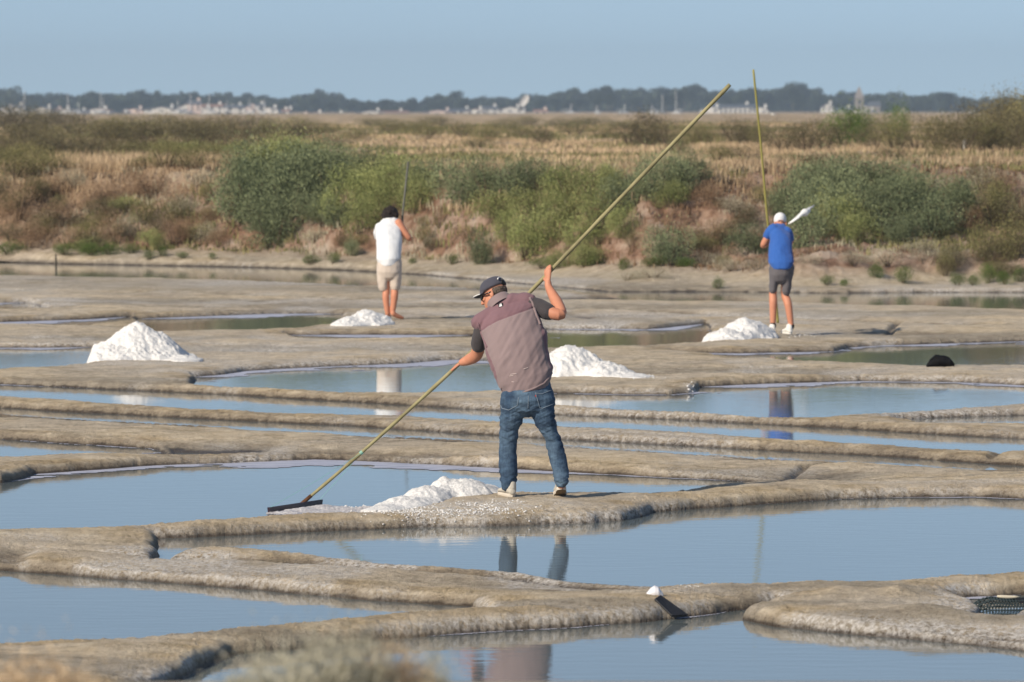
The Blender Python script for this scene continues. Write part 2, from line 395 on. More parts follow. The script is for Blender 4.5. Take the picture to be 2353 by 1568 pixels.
wp = sstep(0.32, 0.62, wp*0.75+fbm(XX*0.9, YY*0.5, s=63)*0.45-0.08)
wp = np.maximum(wp, sstep(92, 96, YY)*(0.55+0.45*sstep(0.42, 0.56, fbm(XX*0.3, YY*0.4, s=64))))
fattr(me, 'damp', (wp*(BZ < 0.5)).ravel()[used])
# salt crust: streaks on the sides just above the water, plus the places where it lies thick
lowf = fbm(XX*0.22, YY*0.12, s=61, o=3); midf = fbm(XX*1.6, YY*0.8, s=62, o=3)
band = np.exp(-((hn_-0.42)/0.26)**2)*(SDD > 0)
salt = band*sstep(0.46, 0.62, lowf*0.7+midf*0.35)*0.9 + np.exp(-((hn_-0.55)/0.24)**2)*(SDD > 0)*sstep(42, 40, YY)*sstep(0.36, 0.5, midf)*0.9
SALTY = [(1050,1172,0.9,0.45,1.0),(930,1180,0.7,0.3,0.8),(1190,1165,0.5,0.3,0.5),(300,835,0.9,0.6,0.6),(60,690,0.9,1.6,0.9),(150,695,0.8,1.2,0.5),(1360,868,0.9,0.5,0.7),
         (1450,868,0.6,0.4,0.5),(700,1045,1.6,0.25,0.9),(950,1052,1.2,0.2,0.9),(1595,885,0.12,0.3,1.0),(2030,780,0.3,0.8,0.8),(1700,768,0.9,1.0,0.6),(1880,765,0.4,0.8,0.6),
         (840,745,0.8,1.2,0.6),(1080,812,0.9,1.0,1.0),(1600,1340,0.25,0.15,1.0),(1400,745,0.9,1.2,0.7),(900,770,1.4,0.8,0.6),(700,715,1.4,1.0,0.7),(460,1345,1.8,0.2,0.35),(760,1290,1.2,0.2,0.5),(1250,1318,1.0,0.2,0.5),(1330,1190,0.5,0.2,.2),(2250,948,0.8,0.5,0.7),(1530,1120,0.35,0.3,0.7),(2150,1110,1.2,0.3,0.6),(120,1240,0.7,0.25,0.5),(330,852,0.8,0.3,0.7)]
for x, y, rx, ry, a in SALTY:
    cx, cy = G(x, y, 0.08)
    salt += a*np.exp(-(((XX-cx)/rx)**2+((YY-cy)/ry)**2))*(0.35+0.65*(midf > 0.45))
fattr(me, 'salt', (np.clip(salt, 0, 1)*(BZ < 0.1)).ravel()[used])
ground = tag(link('ground', me), kind='structure')

# wide flat country round it all
t = NT('far_country'); t.color(t.ramp(t.noise(0.02), [(0.3, (0.16, 0.13, 0.07)), (0.7, (0.36, 0.27, 0.16))])); t.rough(0.95)
bmx = bmesh.new()
vs = [bmx.verts.new(v) for v in ((-3000, -300, -0.6), (3000, -300, -0.6), (3000, 7500, -0.6), (-3000, 7500, -0.6))]; bmx.faces.new(vs)
m2 = bpy.data.meshes.new('surrounding_ground'); bmx.to_mesh(m2); bmx.free(); m2.materials.append(t.m)
tag(link('surrounding_ground', m2), kind='structure')

# ---------------------------------------------------------------- water
t = NT('brine')
t.color(t.mix(t.noise(0.35, det=3), (0.155, 0.180, 0.180), (0.115, 0.140, 0.142)))
t.rough(0.035); t.b.inputs['IOR'].default_value = 1.5; t.b.inputs['Specular IOR Level'].default_value = 0.5
rip = t.noise(7.0, det=3, rough=0.5, stretch=(0.35, 1.0, 1.0)); rip2 = t.noise(40.0, det=2, stretch=(0.3, 1.0, 1.0))
t.bump(t.math('ADD', rip, t.math('MULTIPLY', rip2, 0.10)), 0.0022, 0.5)
WATER = t.m
m3 = np_mesh('water', [(-3.55, 22.6, 0), (3.55, 22.6, 0), (19.2, 121, 0), (-19.2, 121, 0)], [(0, 1, 2, 3)], WATER)
tag(link('water', m3), kind='structure')
# ---------------------------------------------------------------- vegetation
ORD = ['first', 'second', 'third', 'fourth', 'fifth', 'sixth', 'seventh', 'eighth', 'ninth', 'tenth', 'eleventh', 'twelfth', 'thirteenth',
       'fourteenth', 'fifteenth', 'sixteenth', 'seventeenth', 'eighteenth', 'nineteenth', 'twentieth', 'twenty-first', 'twenty-second', 'twenty-third', 'twenty-fourth', 'twenty-fifth', 'twenty-sixth', 'twenty-seventh', 'twenty-eighth', 'twenty-ninth', 'thirtieth']
def leaf_mat(name, stops, sc=3.0):
    t = NT(name)
    r = t.n.new('ShaderNodeObjectInfo').outputs['Random']
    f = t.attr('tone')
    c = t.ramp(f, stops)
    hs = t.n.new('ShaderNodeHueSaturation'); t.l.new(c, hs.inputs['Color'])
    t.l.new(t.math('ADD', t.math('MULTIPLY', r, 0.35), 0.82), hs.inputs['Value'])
    t.color(hs.outputs[0]); t.rough(0.75); t.b.inputs['Specular IOR Level'].default_value = 0.15
    tr = t.n.new('ShaderNodeBsdfTranslucent'); t.l.new(hs.outputs[0], tr.inputs[0])
    mx = t.n.new('ShaderNodeMixShader'); mx.inputs[0].default_value = 0.14
    t.l.new(t.b.outputs[0], mx.inputs[1]); t.l.new(tr.outputs[0], mx.inputs[2])
    t.l.new(mx.outputs[0], t.n['Material Output'].inputs[0])
    return t.m
LEAF = {
 'saltbush': leaf_mat('saltbush_leaves', [(0.0, (0.06, 0.08, 0.04)), (0.5, (0.155, 0.185, 0.10)), (1.0, (0.29, 0.325, 0.175))]),
 'sage':     leaf_mat('sage_leaves', [(0.0, (0.085, 0.105, 0.036)), (0.5, (0.235, 0.265, 0.10)), (1.0, (0.42, 0.43, 0.18))]),
 'dark':     leaf_mat('dark_scrub_leaves', [(0.0, (0.055, 0.048, 0.028)), (0.5, (0.12, 0.105, 0.058)), (1.0, (0.21, 0.18, 0.095))]),
 'olive':    leaf_mat('olive_scrub_leaves', [(0.0, (0.085, 0.09, 0.035)), (0.5, (0.18, 0.17, 0.075)), (1.0, (0.30, 0.26, 0.12))]),
 'green':    leaf_mat('green_leaves', [(0.0, (0.045, 0.075, 0.018)), (0.5, (0.085, 0.135, 0.032)), (1.0, (0.165, 0.215, 0.055))]),
 'rust':     leaf_mat('rusty_dry_leaves', [(0.0, (0.13, 0.08, 0.045)), (0.5, (0.25, 0.16, 0.095)), (1.0, (0.37, 0.265, 0.17))]),
 'grey':     leaf_mat('grey_dry_leaves', [(0.0, (0.20, 0.18, 0.125)), (0.5, (0.37, 0.335, 0.24)), (1.0, (0.53, 0.485, 0.36))]),
 'straw':    leaf_mat('straw', [(0.0, (0.29, 0.205, 0.12)), (0.5, (0.48, 0.355, 0.225)), (1.0, (0.64, 0.50, 0.34))]),
 'pine':     leaf_mat('pine_needles', [(0.0, (0.022, 0.03, 0.018)), (0.5, (0.045, 0.06, 0.032)), (1.0, (0.08, 0.10, 0.05))]),
}
BARK = simple('bark', (0.13, 0.095, 0.065), 0.9, 0.3, 6.0)
def leaves(P, N, size, up=0.6, asp=2.2, rng=RNG, jit=0.6):
    """one small leaf-shaped quad at each point P, turned roughly along N"""
    n = len(P)
    d = N*(1-up) + np.array([0, 0, up]) + rng.normal(0, jit, (n, 3)); d /= np.linalg.norm(d, axis=1)[:, None]
    a = np.cross(d, rng.normal(0, 1, (n, 3))); a /= np.linalg.norm(a, axis=1)[:, None]
    s = size*(0.6+0.8*rng.random(n))[:, None]
    w = s/asp
    v = np.stack([P-d*s*0.5, P+a*w*0.5, P+d*s*0.5, P-a*w*0.5], 1).reshape(-1, 3)
    f = np.arange(4*n).reshape(n, 4)
    return v, f
def crown_points(n, lobes, rng, shell=0.55):
    """points in the outer part of a heap of lobes (centre, radii)"""
    P = []; N = []; T = []
    vol = np.array([l[3]*l[4]*l[5] for l in lobes])**0.67; vol = vol/vol.sum()
    which = rng.choice(len(lobes), n, p=vol)
    u = rng.normal(0, 1, (n, 3)); u /= np.linalg.norm(u, axis=1)[:, None]
    r = (shell+(1-shell)*rng.random(n)**0.6)
    L = np.array(lobes)[which]
    bump = 0.75+0.5*fbm(u[:, 0]*2.2+which*7.1, u[:, 1]*2.2, u[:, 2]*2.2, s=5)
    P = L[:, :3] + u*L[:, 3:6]*(r*bump)[:, None]
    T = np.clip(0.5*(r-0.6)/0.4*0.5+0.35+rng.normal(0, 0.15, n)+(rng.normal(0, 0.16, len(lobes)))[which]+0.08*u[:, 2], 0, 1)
    return P, u, T
def bush_mesh(name, mat, seed, n=2200, leaf=0.05, up=0.55, spiky=0.0, flat=1.0):
    rng = np.random.default_rng(seed)
    lobes = []
    k = 9
    for i in range(k):
        a = rng.random()*2*math.pi; q = rng.random()**0.7*0.36
        rr = 0.16+0.14*rng.random()
        z = rr*0.9+(0.62-q)*rng.random()*0.75
        lobes.append((math.cos(a)*q, math.sin(a)*q, z*flat, rr, rr, rr*1.05*flat))
    lobes.append((0, 0, 0.32*flat, 0.36, 0.36, 0.32*flat))
    P, N, T = crown_points(n, lobes, rng)
    # wisps that break the outline
    m = int(n*0.16)
    Pw, Nw, Tw = crown_points(m, lobes, rng, 0.97)
    Pw = Pw + (Nw*0.05+np.array([0, 0, 0.05]))*rng.random(m)[:, None]*(1+2*spiky)
    P = np.vstack([P, Pw]); N = np.vstack([N, Nw]); T = np.concatenate([T, np.clip(Tw+0.25, 0, 1)])
    k = P[:, 2] > 0.0
    P, N, T = P[k], N[k], T[k]
    P[:, 2] = P[:, 2]/np.percentile(P[:, 2], 99.5)
    P[:, :2] /= 2*np.percentile(np.abs(P[:, 0]), 99)
    v, f = leaves(P, N, leaf, up, 2.4+spiky*2, rng, 0.45)
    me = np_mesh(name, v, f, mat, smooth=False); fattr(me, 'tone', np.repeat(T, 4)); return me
def stems_mesh(name, seed, n=7):
    rng = np.random.default_rng(seed); bm = bmesh.new()
    for i in range(n):
        a = rng.random()*6.28; b = Vector((math.cos(a)*.03, math.sin(a)*.03, -0.12)); e = Vector((math.cos(a)*.26, math.sin(a)*.26, 0.45+0.2*rng.random()))
        tube(bm, [b, (b+e)/2+Vector((0, 0, 0.04)), e], [0.014, 0.010, 0.004], 5)
    me = bpy.data.meshes.new(name); bm.to_mesh(me); bm.free(); me.materials.append(BARK); return me
def ring_verts(bm, c, u, w, n):
    return [bm.verts.new(c+u*math.cos(2*math.pi*i/n)+w*math.sin(2*math.pi*i/n)) for i in range(n)]
def bridge(bm, a, b):
    n = len(a)
    for i in range(n): bm.faces.new((a[i], a[(i+1) % n], b[(i+1) % n], b[i]))
def tube(bm, pts, rad, n=8, squash=1.0, ref=None, cap=True):
    pts = [Vector(p) for p in pts]; prev = None; first = None
    if not isinstance(rad, (list, tuple)): rad = [rad]*len(pts)
    for i, p in enumerate(pts):
        d = (pts[min(i+1, len(pts)-1)]-pts[max(i-1, 0)])
        d = d.normalized() if d.length > 0 else Vector((0, 0, 1))
        r0 = Vector(ref) if ref else (Vector((0, 1, 0)) if abs(d.y) < 0.9 else Vector((1, 0, 0)))
        u = d.cross(r0).normalized(); w = u.cross(d).normalized()
        ra = rad[i]; rb = ra*squash
        if isinstance(ra, tuple): ra, rb = ra
        cur = ring_verts(bm, p, u*ra, w*rb, n)
        if prev: bridge(bm, prev, cur)
        else: first = cur
        prev = cur
    if cap:
        bm.faces.new(list(reversed(first))); bm.faces.new(prev)

BUSH = {}
for kind, cnt, leaf, up, sp, flat, nl in (('saltbush', 4, 0.042, 0.6, 0.7, 1.0, 6500), ('sage', 3, 0.042, 0.65, 0.8, 1.0, 6000), ('dark', 3, 0.036, 0.5, 0.2, 0.85, 3600),
        ('olive', 3, 0.036, 0.55, 0.4, 0.85, 3200), ('green', 3, 0.045, 0.6, 0.5, 0.9, 3000), ('rust', 2, 0.038, 0.6, 0.6, 0.9, 2600), ('grey', 2, 0.038, 0.6, 0.7, 0.8, 2600)):
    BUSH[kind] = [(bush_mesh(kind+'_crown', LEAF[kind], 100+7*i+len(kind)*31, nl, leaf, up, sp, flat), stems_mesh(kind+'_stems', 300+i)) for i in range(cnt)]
WORDS = dict(saltbush='grey-green saltbush', sage='yellow-green feathery bush', dark='dark brown-green scrub bush', olive='olive-tan low bush', green='fresh green bush', rust='rusty brown dry bush', grey='pale grey dry bush')
cnt_b = [0]
def put_bush(x, y, w, h, kind, at=None, sink=0.06):
    p = at if at is not None else ray(x, y)
    s = p.y/F
    me, st = BUSH[kind][cnt_b[0] % len(BUSH[kind])]; cnt_b[0] += 1
    r = empty('bush', (p.x, p.y, p.z-sink*h*s))
    r.rotation_euler = (0, 0, random.random()*6.28)
    W = w*s; H = h*s*(1+sink)
    o = link('crown', me, r); o.scale = (W*1.05, max(W*0.85, 0.25), H)
    if w > 30:
        o2 = link('stems', st, r); o2.scale = (W, W, H)
    return r
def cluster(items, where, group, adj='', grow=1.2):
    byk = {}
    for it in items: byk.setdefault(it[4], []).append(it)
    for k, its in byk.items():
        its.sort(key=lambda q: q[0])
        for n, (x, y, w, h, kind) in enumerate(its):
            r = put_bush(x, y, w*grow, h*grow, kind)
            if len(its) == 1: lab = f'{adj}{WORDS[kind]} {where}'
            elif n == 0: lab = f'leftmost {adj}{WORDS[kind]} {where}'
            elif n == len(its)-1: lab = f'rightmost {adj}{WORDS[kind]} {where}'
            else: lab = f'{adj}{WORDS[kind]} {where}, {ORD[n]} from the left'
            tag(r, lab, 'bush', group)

cluster([(560,505,140,120,'saltbush'),(590,470,150,130,'saltbush'),(625,572,120,120,'saltbush'),(600,520,170,130,'saltbush'),(665,500,160,130,'saltbush'),(640,420,170,100,'sage'),
         (590,430,110,90,'sage'),(700,455,150,110,'saltbush'),(690,395,110,70,'sage'),(745,460,140,110,'saltbush'),(760,430,150,90,'saltbush'),(800,500,130,110,'sage'),
         (850,420,150,70,'saltbush'),(860,460,120,80,'sage'),(835,545,90,90,'sage'),(920,450,130,90,'sage'),(985,440,110,70,'saltbush'),(780,525,80,60,'saltbush'),
         (955,490,80,90,'sage'),(890,500,90,80,'sage'),(740,510,90,60,'saltbush')],
        'in the left bank clump', 'bushes of the big left clump on the bank')
cluster([(1060,470,110,90,'saltbush'),(1120,455,120,80,'saltbush'),(1190,450,130,80,'saltbush'),(1250,455,120,75,'saltbush'),(1310,460,120,80,'sage'),(1370,470,120,80,'sage'),
         (1150,500,120,60,'sage'),(1230,505,110,70,'sage'),(1300,520,120,80,'sage'),(1375,530,110,90,'sage'),(1340,580,110,80,'sage'),(1260,560,100,80,'sage'),(1210,600,90,100,'sage'),
         (1430,500,90,90,'saltbush'),(1480,460,110,90,'saltbush'),(1550,450,120,90,'saltbush'),(1590,430,90,75,'saltbush'),(1540,480,80,60,'sage'),(1440,545,70,70,'sage'),
         (1400,450,90,70,'sage'),(1350,612,100,50,'sage'),(1170,560,70,80,'sage'),(1290,615,70,40,'sage')],
        'in the middle bank clump', 'bushes of the middle clump on the bank')
cluster([(1840,520,120,110,'saltbush'),(1870,460,150,80,'saltbush'),(1850,570,110,110,'saltbush'),(1930,430,150,60,'saltbush'),(1940,480,160,100,'saltbush'),(1920,545,100,90,'sage'),
         (2010,440,140,70,'saltbush'),(2030,540,150,110,'saltbush'),(2060,490,160,90,'saltbush'),(2110,480,140,80,'saltbush'),(2140,550,140,90,'saltbush'),(2180,510,130,90,'saltbush'),(2215,500,90,80,'saltbush'),
         (2080,562,110,60,'saltbush'),(1980,560,90,70,'sage'),(1965,520,130,90,'saltbush'),(1800,500,70,70,'saltbush')],
        'in the right bank clump', 'bushes of the right clump on the bank')
cluster([(1103,608,82,68,'saltbush'),(1540,612,105,85,'saltbush'),(1710,588,95,62,'saltbush'),(812,588,46,36,'saltbush')], 'alone at the bank foot', 'lone bushes at the foot of the bank')
cluster([(715,606,46,20,'green'),(766,606,36,24,'green'),(948,607,20,13,'green'),(1040,608,30,24,'green'),(1436,620,38,26,'green'),(1245,614,60,22,'green'),(1362,612,60,22,'green'),
         (342,600,28,22,'green'),(420,594,30,15,'green'),(488,597,18,15,'green'),(302,584,44,24,'green'),(372,590,30,24,'green'),(20,586,70,30,'green'),(150,586,60,26,'green'),(205,588,60,28,'green'),
         (250,586,46,26,'green'),(1500,616,60,26,'green'),(1575,617,44,24,'green')],
        'on pale mud under the bank', 'small green tufts along the foot of the bank', 'small ')
cluster([(1650,664,30,24,'green'),(1900,656,34,22,'green'),(1940,658,24,16,'green'),(2012,640,36,32,'green'),(2078,652,42,38,'green'),(2200,656,40,26,'green'),(2236,656,30,24,'green'),
         (2270,652,36,44,'green'),(2306,655,40,30,'green'),(2345,650,40,34,'green')],
        'on the right-hand mud beach', 'small green tufts on the right mud beach', 'small ')
cluster([(40,500,110,80,'rust'),(130,520,90,60,'rust'),(270,560,90,60,'rust'),(350,450,110,60,'rust'),(400,560,80,60,'rust'),(230,470,90,50,'rust'),(60,570,90,50,'rust'),(150,570,90,46,'rust'),
         (80,455,80,40,'olive'),(100,545,80,50,'olive'),(200,560,80,50,'olive'),(330,510,70,46,'olive'),(480,560,70,46,'grey'),(170,430,80,40,'grey'),(420,500,90,50,'grey'),(300,540,80,46,'grey'),(455,430,80,40,'grey')],
        'on the reddish left bank', 'dry scrub on the left bank')
cluster([(1060,560,70,40,'rust'),(980,560,60,40,'olive'),(1630,470,80,50,'rust'),(1660,560,80,60,'rust'),(1500,560,60,50,'rust'),(1590,560,70,50,'rust'),(1690,500,80,50,'grey'),(1750,470,60,40,'olive'),
         (900,575,50,40,'rust'),(1010,520,60,40,'rust'),(720,560,60,36,'grey'),(1610,610,80,30,'grey')],
        'on bare slope between green clumps', 'dry scrub on the bare slope')
cluster([(2290,520,110,100,'olive'),(2330,600,110,90,'olive'),(2260,590,90,70,'olive'),(2350,540,90,80,'dark'),(2310,450,90,60,'rust'),(2250,440,80,50,'grey'),(2200,610,90,40,'grey'),(2130,610,90,36,'grey'),(2040,606,90,36,'grey'),
         (1960,606,80,30,'grey'),(1740,618,80,26,'grey'),(1680,620,70,24,'grey'),(1860,612,70,26,'grey'),(2290,640,70,36,'olive'),(1500,640,90,26,'grey'),(1440,644,70,22,'grey'),(2120,580,90,30,'grey')],
        'on the right-hand grey terrace', 'dry scrub on the right terrace')
rx_ = random.Random(21)
cluster([(rx_.uniform(-10, 545), rx_.uniform(440, 582), rx_.uniform(40, 85), rx_.uniform(26, 48), k) for k in ['rust']*14+['dark']*9+['olive']*9+['sage']*4], 'low on the left bank', 'low plants on the left bank', 'small ')
cluster([(rx_.uniform(1600, 1800), rx_.uniform(430, 610), rx_.uniform(36, 70), rx_.uniform(22, 40), k) for k in ['rust']*6+['dark']*5+['olive']*4], 'on the slope near the blue man', 'low plants near the blue man', 'small ')
cluster([(rx_.uniform(2130, 2353), rx_.uniform(420, 640), rx_.uniform(50, 95), rx_.uniform(28, 55), k) for k in ['rust']*6+['dark']*7+['olive']*7], 'at the right end of the bank', 'low plants at the right end', 'small ')
cluster([(rx_.uniform(780, 1500), rx_.uniform(520, 606), rx_.uniform(34, 60), rx_.uniform(20, 34), k) for k in ['rust']*7+['dark']*5+['olive']*5], 'low in the middle of the bank', 'low plants mid-bank', 'small ')
# scrub on the plain behind the bank
cluster([(30,350,110,50,'dark'),(90,345,110,56,'dark'),(150,350,110,50,'dark'),(210,348,110,60,'dark'),(275,352,110,56,'dark'),(340,350,110,60,'dark'),(400,345,110,60,'dark'),(460,350,100,50,'dark'),
         (520,342,90,50,'dark'),(60,310,120,46,'dark'),(180,312,120,40,'dark'),(0,290,130,40,'dark'),(110,285,110,26,'dark'),(300,318,120,40,'olive'),(250,320,120,40,'olive'),(380,312,120,40,'olive'),(440,325,100,40,'dark'),
         (500,318,100,40,'dark'),(560,312,110,40,'dark'),(620,315,100,36,'olive'),(30,410,110,50,'olive'),(90,405,90,40,'olive'),(0,385,120,44,'olive'),(60,378,120,40,'olive'),(130,392,90,30,'olive'),(360,372,100,40,'olive'),(420,372,100,40,'sage'),(470,378,100,40,'olive'),(530,376,90,40,'sage'),(330,388,70,24,'olive'),(540,392,70,30,'olive'),(20,366,120,40,'dark'),(110,362,120,40,'dark'),(200,362,120,36,'dark'),(300,360,110,30,'olive'),(380,385,90,50,'olive'),(440,388,90,46,'olive'),(500,380,80,40,'olive')],
        'in the scrub belt beyond left bank', 'scrub belt beyond the bank at the left', grow=1.35)
cluster([(1450,335,90,40,'dark'),(1490,336,120,62,'dark'),(1530,336,80,44,'dark'),(1590,330,90,40,'olive'),(1620,332,70,44,'olive'),(1690,330,90,44,'dark'),(1720,328,70,34,'dark'),(1750,328,60,36,'olive'),
         (1240,330,60,30,'dark'),(1190,318,60,24,'olive'),(1120,322,80,30,'olive'),(1060,312,80,26,'olive'),(980,318,80,28,'olive'),(900,305,80,24,'olive'),(1160,300,90,22,'olive'),(1320,312,90,24,'olive'),(1380,320,70,26,'olive'),
         (680,300,80,26,'olive'),(750,312,80,26,'olive'),(820,322,70,22,'olive'),(1210,290,70,18,'olive'),(1000,288,80,16,'olive'),(860,290,80,16,'olive'),(1290,292,80,16,'olive'),(1430,300,80,20,'olive'),(640,345,120,30,'olive'),(760,338,110,24,'olive'),(1650,375,110,34,'olive'),(1560,352,90,24,'olive'),(1720,370,90,30,'dark'),(590,330,110,30,'dark'),(680,322,110,30,'dark'),(1100,340,90,20,'olive'),(950,300,110,20,'olive'),(1350,290,100,18,'olive')],
        'on the straw plain', 'scattered scrub on the plain', grow=1.35)
cluster([(1800,345,100,56,'dark'),(1850,348,100,62,'dark'),(1895,345,90,60,'dark'),(1945,335,115,82,'green'),(1975,330,80,70,'green'),(2010,340,80,54,'dark'),(2060,345,110,72,'olive'),(2110,345,110,74,'dark'),
         (2160,348,110,74,'olive'),(2210,348,110,76,'dark'),(2260,348,110,74,'olive'),(2310,348,110,84,'dark'),(2350,350,90,80,'dark'),(2375,340,140,118,'olive'),(2300,342,100,112,'dark'),(2345,340,150,112,'dark'),(2320,338,120,100,'olive'),(2250,342,110,100,'dark'),
         (2062,340,60,96,'green'),(2050,375,90,36,'dark'),(2150,375,90,36,'olive'),(1880,385,100,30,'dark'),(1820,380,90,26,'olive'),(1950,378,80,30,'olive')],
        'in the hedge beyond right bank', 'hedge beyond the bank at the right')

# ---------------------------------------------------------------- grass (nobody could count it)
def grass(name, label, P, h, mat, seed, n=9, spread=0.16, width=0.012):
    rng = np.random.default_rng(seed); m = len(P)
    base = np.repeat(P, n, 0) + np.concatenate([rng.normal(0, spread, (m*n, 2)), np.zeros((m*n, 1))], 1)
    hh = np.repeat(h, n)*(0.5+0.7*rng.random(m*n))
    lean = rng.normal(0, 0.22, (m*n, 2))*hh[:, None]
    ang = rng.random(m*n)*math.pi; wv = np.stack([np.cos(ang), np.sin(ang), 0*ang], 1)*(width*(0.6+rng.random(m*n)))[:, None]
    wv = wv*np.repeat(np.maximum(1.0, P[:, 1]/130), n)[:, None]
    top = base+np.concatenate([lean, hh[:, None]], 1); mid = base+np.concatenate([lean*0.35, hh[:, None]*0.55], 1)
    base[:, 2] -= 0.05
    v = np.stack([base-wv, base+wv, mid+wv*0.9, top, mid-wv*0.9], 1).reshape(-1, 3)
    k = np.arange(m*n)[:, None]*5
    f = np.concatenate([k+[[0, 1, 2, 4]], k+[[4, 2, 3, 3]]])
    q = k+[[0, 1, 2, 4]]; t3 = k+[[4, 2, 3]]
    me = bpy.data.meshes.new(name)
    me.vertices.add(len(v)); me.vertices.foreach_set('co', v.astype(np.float32).ravel())
    idx = np.concatenate([q.ravel(), t3.ravel()]).astype(np.int32)
    me.loops.add(len(idx)); me.loops.foreach_set('vertex_index', idx)
    me.polygons.add(len(q)+len(t3))
    ls = np.concatenate([np.arange(len(q))*4, len(q)*4+np.arange(len(t3))*3]).astype(np.int32)
    me.polygons.foreach_set('loop_start', ls); me.polygons.foreach_set('loop_total', np.concatenate([np.full(len(q), 4), np.full(len(t3), 3)]).astype(np.int32))
    me.update(calc_edges=True); me.materials.append(mat)
    tone = np.repeat(np.clip(np.repeat(rng.normal(0.5, 0.2, m), n)+rng.normal(0, 0.12, m*n), 0, 1), 5); fattr(me, 'tone', tone)
    return tag(link(name, me), label, kind='stuff')
def scatter(n, d0, d1, rng, power=1.0):
    D = np.exp(rng.uniform(math.log(d0), math.log(d1), n)) if power == 1.0 else rng.uniform(d0, d1, n)
    X = rng.uniform(-0.14, 0.14, n)*D
    Z = terrain(X, D)
    return np.stack([X, D, Z], 1)
r_ = np.random.default_rng(3)
# straw grass: the bank's crest and the plain behind it
P = scatter(11000, 104, 122, r_, 0); m = fbm(P[:, 0]*0.3, P[:, 1]*0.3, s=71); crest = sstep(1.0, 1.4, P[:, 2])
P = P[(m*0.9+crest*0.35 > 0.74) & (P[:, 2] > 0.5)]
grass('crest_grass', 'tall straw-coloured grass along the crest of the bank', P, 0.10+0.14*r_.random(len(P)), LEAF['straw'], 5, 9, 0.13, 0.008)
P = scatter(15000, 121, 420, r_); m = fbm(P[:, 0]*0.12, P[:, 1]*0.05, s=72); P1 = P[m > 0.46]; P2 = P[m <= 0.50]
grass('plain_grass', 'straw-coloured dry grass covering the plain behind the bank', P1, 0.06+0.10*r_.random(len(P1)), LEAF['straw'], 6, 13, 0.5, 0.008)
grass('olive_ground_cover', 'olive green and brown low growth covering the plain behind the bank', P2, 0.08+0.13*r_.random(len(P2)), LEAF['olive'], 8, 12, 0.5, 0.011)
P = np.stack([r_.uniform(150, 545, 1500), np.zeros(1500), np.zeros(1500)], 1); Dg = r_.uniform(119, 126, 1500)
P = np.stack([(P[:, 0]-CX)*Dg/F, Dg, terrain((P[:, 0]-CX)*Dg/F, Dg)], 1); P = P[fbm(P[:, 0]*0.6, P[:, 1]*0.6, s=80) > 0.47]
grass('tall_straw', 'tall pale straw standing on the crest of the left bank', P, 0.16+0.20*r_.random(len(P)), LEAF['straw'], 15, 12, 0.16, 0.006)
# low dry growth on the face of the bank
P = scatter(32000, 100, 119, r_, 0)
zb = bank(P[:, 0], P[:, 1]); P = P[zb > 0.18]; m = fbm(P[:, 0]*0.3, P[:, 1]*0.3, s=73); k2 = r_.random(len(P))
Pa = P[(m < 0.47)]; Pb = P[(m >= 0.47) & (m < 0.56)]; Pc = P[(m >= 0.56)]
def thin(Q, n): return Q[r_.permutation(len(Q))[:n]]
Pa = thin(Pa, 2900); Pb = thin(Pb, 2500); Pc = thin(Pc, 2700)
grass('rusty_ground_cover', 'rusty brown dry growth covering the face of the bank', Pa, 0.05+0.08*r_.random(len(Pa)), LEAF['rust'], 9, 10, 0.14, 0.008)
grass('grey_ground_cover', 'pale greyish thatch of dead stems on the face of the bank', Pb, 0.05+0.08*r_.random(len(Pb)), LEAF['grey'], 10, 10, 0.14, 0.007)
grass('olive_bank_cover', 'olive green low growth in patches on the face of the bank', Pc, 0.05+0.1*r_.random(len(Pc)), LEAF['olive'], 11, 10, 0.14, 0.009)

# pale path along the bank's crest, right of the middle
# ---------------------------------------------------------------- blurred plants close to the camera
def near_plant(x, y, w, h, kind, D, label):
    p = AT(x, y+h*0.9-34, D); me = BUSH[kind][0][0]
    r = empty('foreground_plant', (p.x, p.y, p.z)); s = D/F
    o = link('foliage', me, r); o.scale = (w*s*1.35, w*s*1.2, h*s)
    tag(r, label, 'plant', 'out-of-focus plants at the bottom edge')
NEAR = [(720,1500,170,260,'palegrey',14.0,'largest out-of-focus plant at the bottom edge, left of centre'),(600,1535,200,260,'palegrey',13.6,'dull grey out-of-focus plant at the bottom edge, second from the left of the middle group'),
        (905,1508,150,260,'straw',14.2,'pale pinkish out-of-focus plant at the bottom edge, right of the largest one'),(985,1535,80,240,'palegrey',14.5,'smallest out-of-focus plant at the bottom edge, at the right end of the group'),
        (810,1502,150,260,'palegrey',14.1,'pale beige out-of-focus plant at the bottom edge, between largest and pink ones'),
        (90,1545,260,240,'straw',13.5,'brownish out-of-focus plant in the bottom left corner')]
BUSH['straw'] = [(bush_mesh('straw_crown', LEAF['straw'], 901, 5200, 0.06, 0.6, 1.2, 0.9), None)]
BUSH['palegrey'] = [(bush_mesh('pale_crown', leaf_mat('pale_bleached_leaves', [(0.0, (0.20, 0.20, 0.15)), (0.5, (0.42, 0.40, 0.30)), (1.0, (0.62, 0.58, 0.46))]), 902, 5600, 0.06, 0.6, 1.2, 0.9), None)]
for x, y, w, h, k, D, lab in NEAR: near_plant(x, y, w, h, k, D, lab)
